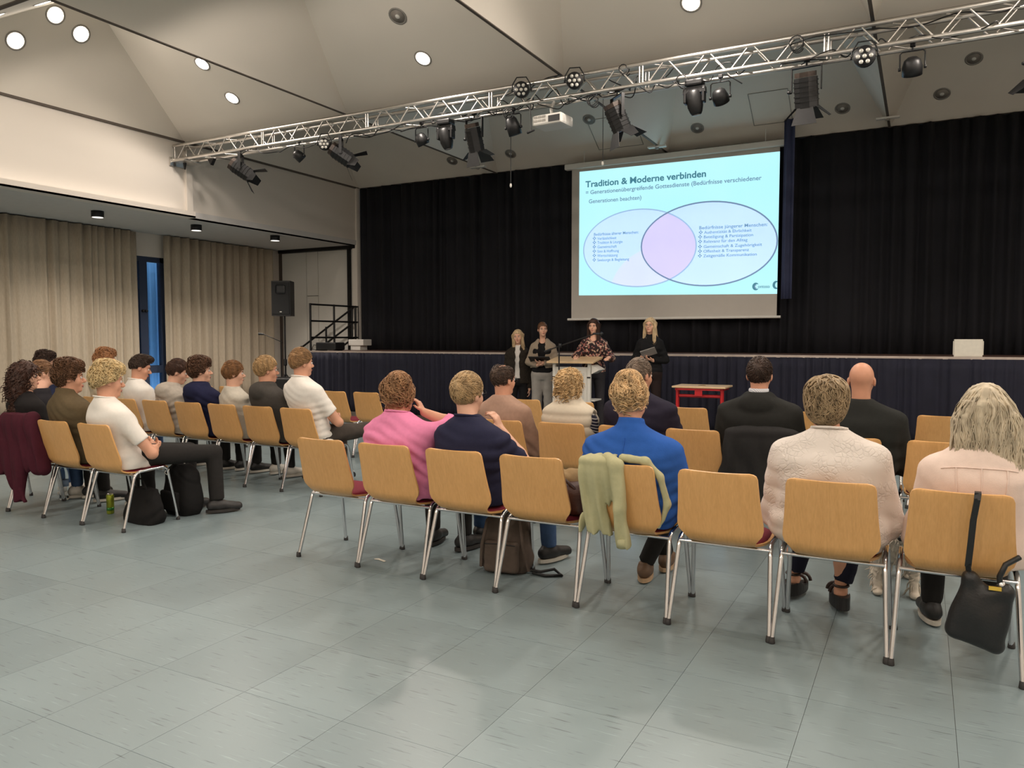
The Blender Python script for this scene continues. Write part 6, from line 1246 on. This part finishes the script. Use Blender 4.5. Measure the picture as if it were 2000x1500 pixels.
# pale green jacket
gj = thing('jacket', 'pale green jacket draped over the chair of the person in blue', 'jacket', (-1.345, R1Y, 0)); GR = cloth('pale_green_cotton', rgb(184, 180, 142), var=.05)
S = SDF(); S.loft([(.42, -.125, -.255, .072, .022), (.60, -.12, -.285, .080, .026), (.78, -.115, -.318, .082, .03), (.825, -.105, -.305, .085, .035), (.838, -.09, -.285, .08, .03)], k=.02); S.cone((-.16, -.27, .80), (-.215, -.225, .45), .028, .022, .02); S.disp = vfold(3, .010, 75); obj('jacket_body', S.mesh('jacket_body', .008), GR, gj)
S = SDF(); S.cone((.0, -.335, .795), (.015, -.325, .58), .034, .036, .02); S.cone((.015, -.325, .58), (.025, -.285, .375), .036, .034, .02, 1); S.cone((-.06, -.30, .825), (.0, -.33, .795), .03, .036, .02); S.disp = vfold(4, .007, 80); sl = obj('sleeve', S.mesh('sleeve', .0075), GR, gj)
MB().lathe([(.037, 0), (.037, .05)], 14, frame((.0255, -.283, .372), (-.05, -.2, 1))).build('cuff', GR, sl)
S = SDF(); S.cone((.02, -.29, .828), (.14, -.285, .818), .022, .02, .02); S.cone((.14, -.285, .818), (.205, -.26, .74), .02, .018, .02); S.cone((.205, -.26, .74), (.235, -.225, .60), .017, .016, .02); S.cone((.235, -.225, .60), (.19, -.215, .475), .016, .012, .02); S.disp = vfold(5, .003, 90); obj('front_panel', S.mesh('front_panel', .007), GR, gj)
# brown leather bag and pale cloth bag on the empty seat
S = SDF(); S.box((.09, .02, .53), (.14, .11, .085), .05); S.ell((.10, -.04, .57), (.12, .07, .07), None, .04); S.disp = lambda x, y, z: .005 * np.sin(40 * x + 20 * z) * np.sin(35 * y)
bb_ = cloth_thing('handbag', 'brown leather bag slumped on the empty seat', 'bag', (-1.845, R1Y, 0), 0, S, mat('brown_leather', rgb(74, 42, 34), .45, var=.2, scale=18, bump=.2), part='bag_body')
MB().tube([(.0, -.05, .60), (.04, -.1, .66), (.12, -.11, .65), (.19, -.08, .58)], .009, 6).build('handle', mat('dark_leather', rgb(60, 34, 28), .5), bb_)
S = SDF(); S.ell((.13, .05, .635), (.10, .09, .06), None, .03); S.box((.10, -.0, .63), (.10, .06, .03), .025, euler(10, 0, 25)); S.disp = lambda x, y, z: .006 * np.sin(50 * x + 30 * y) * np.sin(45 * z + 20 * x)
cloth_thing('cloth_bag', 'crumpled khaki cloth lying on the brown bag', 'bag', (-1.845, R1Y, 0), 0, S, cloth('khaki_cloth', rgb(150, 124, 88)), part='bag_body')
# grey brown backpack
bp = thing('backpack', 'grey brown backpack standing on the floor under the back row', 'backpack', (-2.235, 4.12, 0), math.radians(8)); BM = cloth('taupe_canvas', rgb(92, 80, 72))
S = SDF(); S.loft([(.0, 0, 0, .135, .075), (.03, 0, 0, .155, .09), (.2, 0, .01, .15, .085), (.33, 0, .02, .125, .07), (.40, 0, .025, .07, .045)], k=.02, p=2.8); S.disp = folds(41, .005, fz=30, fx=20, low=1); obj('bag_body', S.mesh('bag_body', .009), BM, bp)
S = SDF(); S.box((0, -.095, .11), (.11, .03, .095), .025); S.disp = folds(42, .003, low=1); pk = obj('front_pocket', S.mesh('front_pocket', .008), BM, bp); MB().tube([(-.10, -.128, .19), (0, -.132, .197), (.10, -.128, .19)], .003, 5).build('zip', M['black'], pk)
for s in (-.06, .08): MB().tube([(s, .06, .36), (s * 1.5, -.10, .33), (s * 1.9, -.13, .18), (s * 2.2, -.10, .04)], .011, 6).build('strap', BM, bp)
MB().tube([(-.03, .03, .395), (0, .03, .43), (.03, .03, .395)], .008, 6).build('handle', BM, bp)
MB().tube([(.14, -.02, .02), (.22, .0, .012), (.30, .02, .03), (.36, -.02, .01), (.27, -.06, .010), (.18, -.04, .012)], .010, 6).build('loose_strap', M['black'], bp)
# black tote and black backpack under the blond person's chair
tt = thing('tote_bag', 'flat black tote bag lying under the aisle chair on the left', 'bag', (-5.36, 3.90, 0), math.radians(-6)); BC = cloth('black_canvas', rgb(30, 29, 29))
S = SDF(); S.loft([(.0, 0, 0, .19, .10), (.05, 0, 0, .20, .10), (.17, -.0, .01, .18, .06), (.26, -.02, .02, .15, .03)], k=.02, p=3); S.disp = folds(43, .008, fz=26, fx=22, low=1); obj('bag_body', S.mesh('bag_body', .009), BC, tt)
MB().tube([(-.10, .02, .24), (-.08, .0, .33), (.02, -.02, .34), (.06, .0, .24)], .008, 6).build('handle', BC, tt)
b2_ = thing('backpack', 'black backpack standing behind the black tote bag', 'backpack', (-5.33, 4.24, 0), math.radians(-8)); S = SDF(); S.loft([(.0, 0, 0, .15, .09), (.03, 0, 0, .17, .10), (.25, 0, 0, .17, .095), (.37, 0, 0, .14, .07), (.41, 0, 0, .08, .045)], k=.02, p=3.2); S.disp = folds(44, .004, low=1); obj('bag_body', S.mesh('bag_body', .009), BC, b2_)
MB().b2((-.12, -.135, .04), (.12, -.095, .2), .015).build('front_pocket', BC, b2_); MB().tube([(-.04, 0, .40), (0, 0, .44), (.04, 0, .40)], .009, 6).build('handle', M['rim'], b2_)
# black handbag hanging from the last chair
hb = thing('handbag', 'black leather handbag hanging by its strap from the rightmost chair', 'bag', (.23, 3.63, 0)); LE_ = mat('black_leather', rgb(26, 26, 27), .38, var=.15, scale=20, bump=.15, bscale=90)
pts = [(-.035, .47), (.03, .41), (.115, .425), (.085, .16), (-.10, .21)]
S = SDF()
for a, b in zip(pts, pts[1:] + pts[:1]): S.cone((a[0] * .82, 0, (a[1] - .31) * .85 + .31), (b[0] * .82, 0, (b[1] - .31) * .85 + .31), .028, .028, .02)
S.ell((0, -.005, .29), (.085, .048, .105), None, .05); S.disp = lambda x, y, z: .003 * np.sin(50 * x + 15 * z) ; obj('bag_body', S.mesh('bag_body', .007), LE_, hb)
stp = MB(); path = [(-.035, .0, .46), (-.04, -.005, .50), (-.035, -.035, .60), (-.03, -.055, .70), (-.02, -.078, .79), (-.018, -.070, .812), (-.017, -.05, .815)]
for a, b in zip(path, path[1:]):
    a, b = Vector(a), Vector(b); stp.box((a + b) / 2, (.012, .0025, (b - a).length / 2 + .003), (b - a).to_track_quat('Z', 'Y').to_matrix())
stp.build('strap', LE_, hb); MB().tube([(.075, 0, .42), (.07, -.01, .47), (.09, .0, .52), (.14, .03, .55)], .011, 6).build('handle', LE_, hb); MB().lathe([(.012, -.015), (.015, 0), (.012, .015)], 10, Matrix.Translation((.078, -.005, .435))).build('clasp', M['chrome'], hb); MB().box((.055, -.03, .425), (.022, .004, .007)).build('tag', mat('yellow_tag', rgb(214, 180, 70), .5), hb)
# drink can, water bottle
cn = thing('drink_can', 'tall green and yellow drink can standing on the floor', 'can', (-5.835, 3.94, 0)); MB().lathe([(.024, 0), (.029, .006), (.029, .150), (.024, .162)], 18).build('body', mat('green_yellow_can', rgb(150, 160, 50), .3, .6, var=.5, scale=14), cn); MB().lathe([(.0245, .160), (.024, .166), (.021, .165), (.020, .161)], 18).build('lid', M['chrome'], cn); MB().lathe([(.0292, .03), (.0292, .055)], 18).build('label_band', mat('green_band', rgb(60, 130, 60), .35, .5), cn)
wb = thing('water_bottle', 'clear plastic water bottle standing behind a chair leg', 'bottle', (-6.72, 4.10, 0)); gm, nt_, gb_ = nodes('clear_plastic'); gb_.inputs['Base Color'].default_value = (.9, .95, 1, 1); gb_.inputs['Transmission Weight'].default_value = 1; gb_.inputs['Roughness'].default_value = .08; gb_.inputs['IOR'].default_value = 1.2
MB().lathe([(.034, 0), (.04, .01), (.038, .05), (.041, .08), (.038, .12), (.041, .2), (.036, .25), (.014, .30), (.013, .315)], 18).build('body', gm, wb); MB().lathe([(.016, .312), (.016, .332)], 14).build('cap', M['white'], wb); MB().lathe([(.0415, .12), (.0415, .18)], 18).build('label_sleeve', mat('blue_label', rgb(150, 175, 205), .5), wb)
pw_ = MB().add([(-.05, 0, .001), (-.02, .012, .004), (.02, .0, .002), (.055, -.012, .003), (.05, -.026, .001), (.0, -.014, .003), (-.04, -.01, .001)], [tuple(range(7))]); pw_.add([(v[0], v[1], v[2] + .0015) for v in pw_.v[:7]], [tuple(range(7))[::-1]]); o = pw_.build('paper_scrap', M['paper']); o.location = (-3.06, 3.92, 0.0005); tag(o, 'small white paper scrap on the floor under the back row', 'paper')
tg = thing('seat_tag', 'small white paper strip hanging under the aisle chair', 'paper', (-5.2, 3.99, .37)); MB().tube([(-.02, .03, .05), (-.025, 0, .01), (.02, -.01, .0), (.03, .0, .045)], .003, 5).build('loop', M['white'], tg)

# dog --------------------------------------------------------------------------------
dg = thing('dog', 'white shaggy dog standing under the chairs beside the lace blouse', 'dog', (-.10, 4.78, 0), math.radians(185))
S = SDF(); S.loft
S.cone((0, .02, .30), (0, -.30, .29), .085, .085, .05); S.ell((0, .03, .275), (.085, .09, .11), None, .05); S.ell((0, -.30, .28), (.08, .09, .10), None, .05); S.cone((0, .06, .33), (0, .14, .385), .06, .052, .05)
S.ell((0, .17, .40), (.058, .062, .055), None, .03); S.cone((0, .20, .385), (0, .265, .37), .034, .026, .03); 
for s in (-1, 1):
    S.ell((s * .058, .155, .395), (.018, .03, .048), euler(0, 0, s * 12), .015)
    S.cone((s * .07, .06, .27), (s * .088, .045, .13), .045, .028, .03); S.cone((s * .088, .045, .13), (s * .092, .06, .025), .026, .024, .015); S.ell((s * .092, .085, .018), (.026, .038, .018), None, .015)
    S.cone((s * .07, -.30, .25), (s * .085, -.26, .17), .055, .038, .03); S.cone((s * .085, -.26, .17), (s * .09, -.34, .11), .034, .024, .02); S.cone((s * .09, -.34, .11), (s * .09, -.33, .02), .024, .022, .015); S.ell((s * .09, -.305, .018), (.026, .036, .018), None, .015)
S.cone((0, -.37, .33), (0, -.46, .42), .028, .022, .03); S.cone((0, -.46, .42), (0, -.44, .50), .026, .018, .03)
fur_r = np.random.RandomState(9); S.disp = lambda x, y, z: .006 * np.sin(90 * x + 5 * np.sin(40 * z)) * np.sin(80 * y + 4 * np.sin(50 * z)) * np.clip(z * 8, .2, 1)
F_, lo_, rs_ = S.grid(.0075); Vd, Qd = nets(F_, lo_, rs_); S.disp = None; sel = fur_r.choice(len(Vd), 900); sd_ = Vd[sel]; sd_ = sd_[sd_[:, 2] > .03]
e = .004; gd = np.stack([S.pts(sd_ + d) - S.pts(sd_ - d) for d in (V3(e, 0, 0), V3(0, e, 0), V3(0, 0, e))], 1); gd /= np.linalg.norm(gd, axis=1, keepdims=True) + 1e-9; t_ = np.linspace(0, 1, 5); dr = V3(0, -.25, -1) + fur_r.randn(len(sd_), 3) * .3
Pf = sd_[:, None] + gd[:, None] * (.012 * np.sin(t_ * 1.7))[None, :, None] + dr[:, None] * (.038 * t_ ** 1.3)[None, :, None]; Pf[..., 2] = np.maximum(Pf[..., 2], .004); fv, fq = tubes_np(Pf, .0035 * np.array([.6, 1, .9, .6, .2]), 4)
FUR = mat('white_fur', rgb(216, 204, 188), .9, var=.18, scale=14); obj('body', mesh_np('body', Vd, Qd), FUR, dg); fo = obj('fur', mesh_np('fur', fv, fq), FUR, dg); fo['kind'] = 'stuff'
MB().lathe([(.016, -.008), (.014, .006), (.001, .012)], 10, frame((0, .288, .378), (0, 1, .1))).build('nose', M['black'], dg)
for s in (-1, 1): MB().lathe([(.011, -.004), (.009, .006), (.001, .009)], 10, frame((s * .026, .215, .415), (s * .3, 1, .2))).build('eye', M['black'], dg)
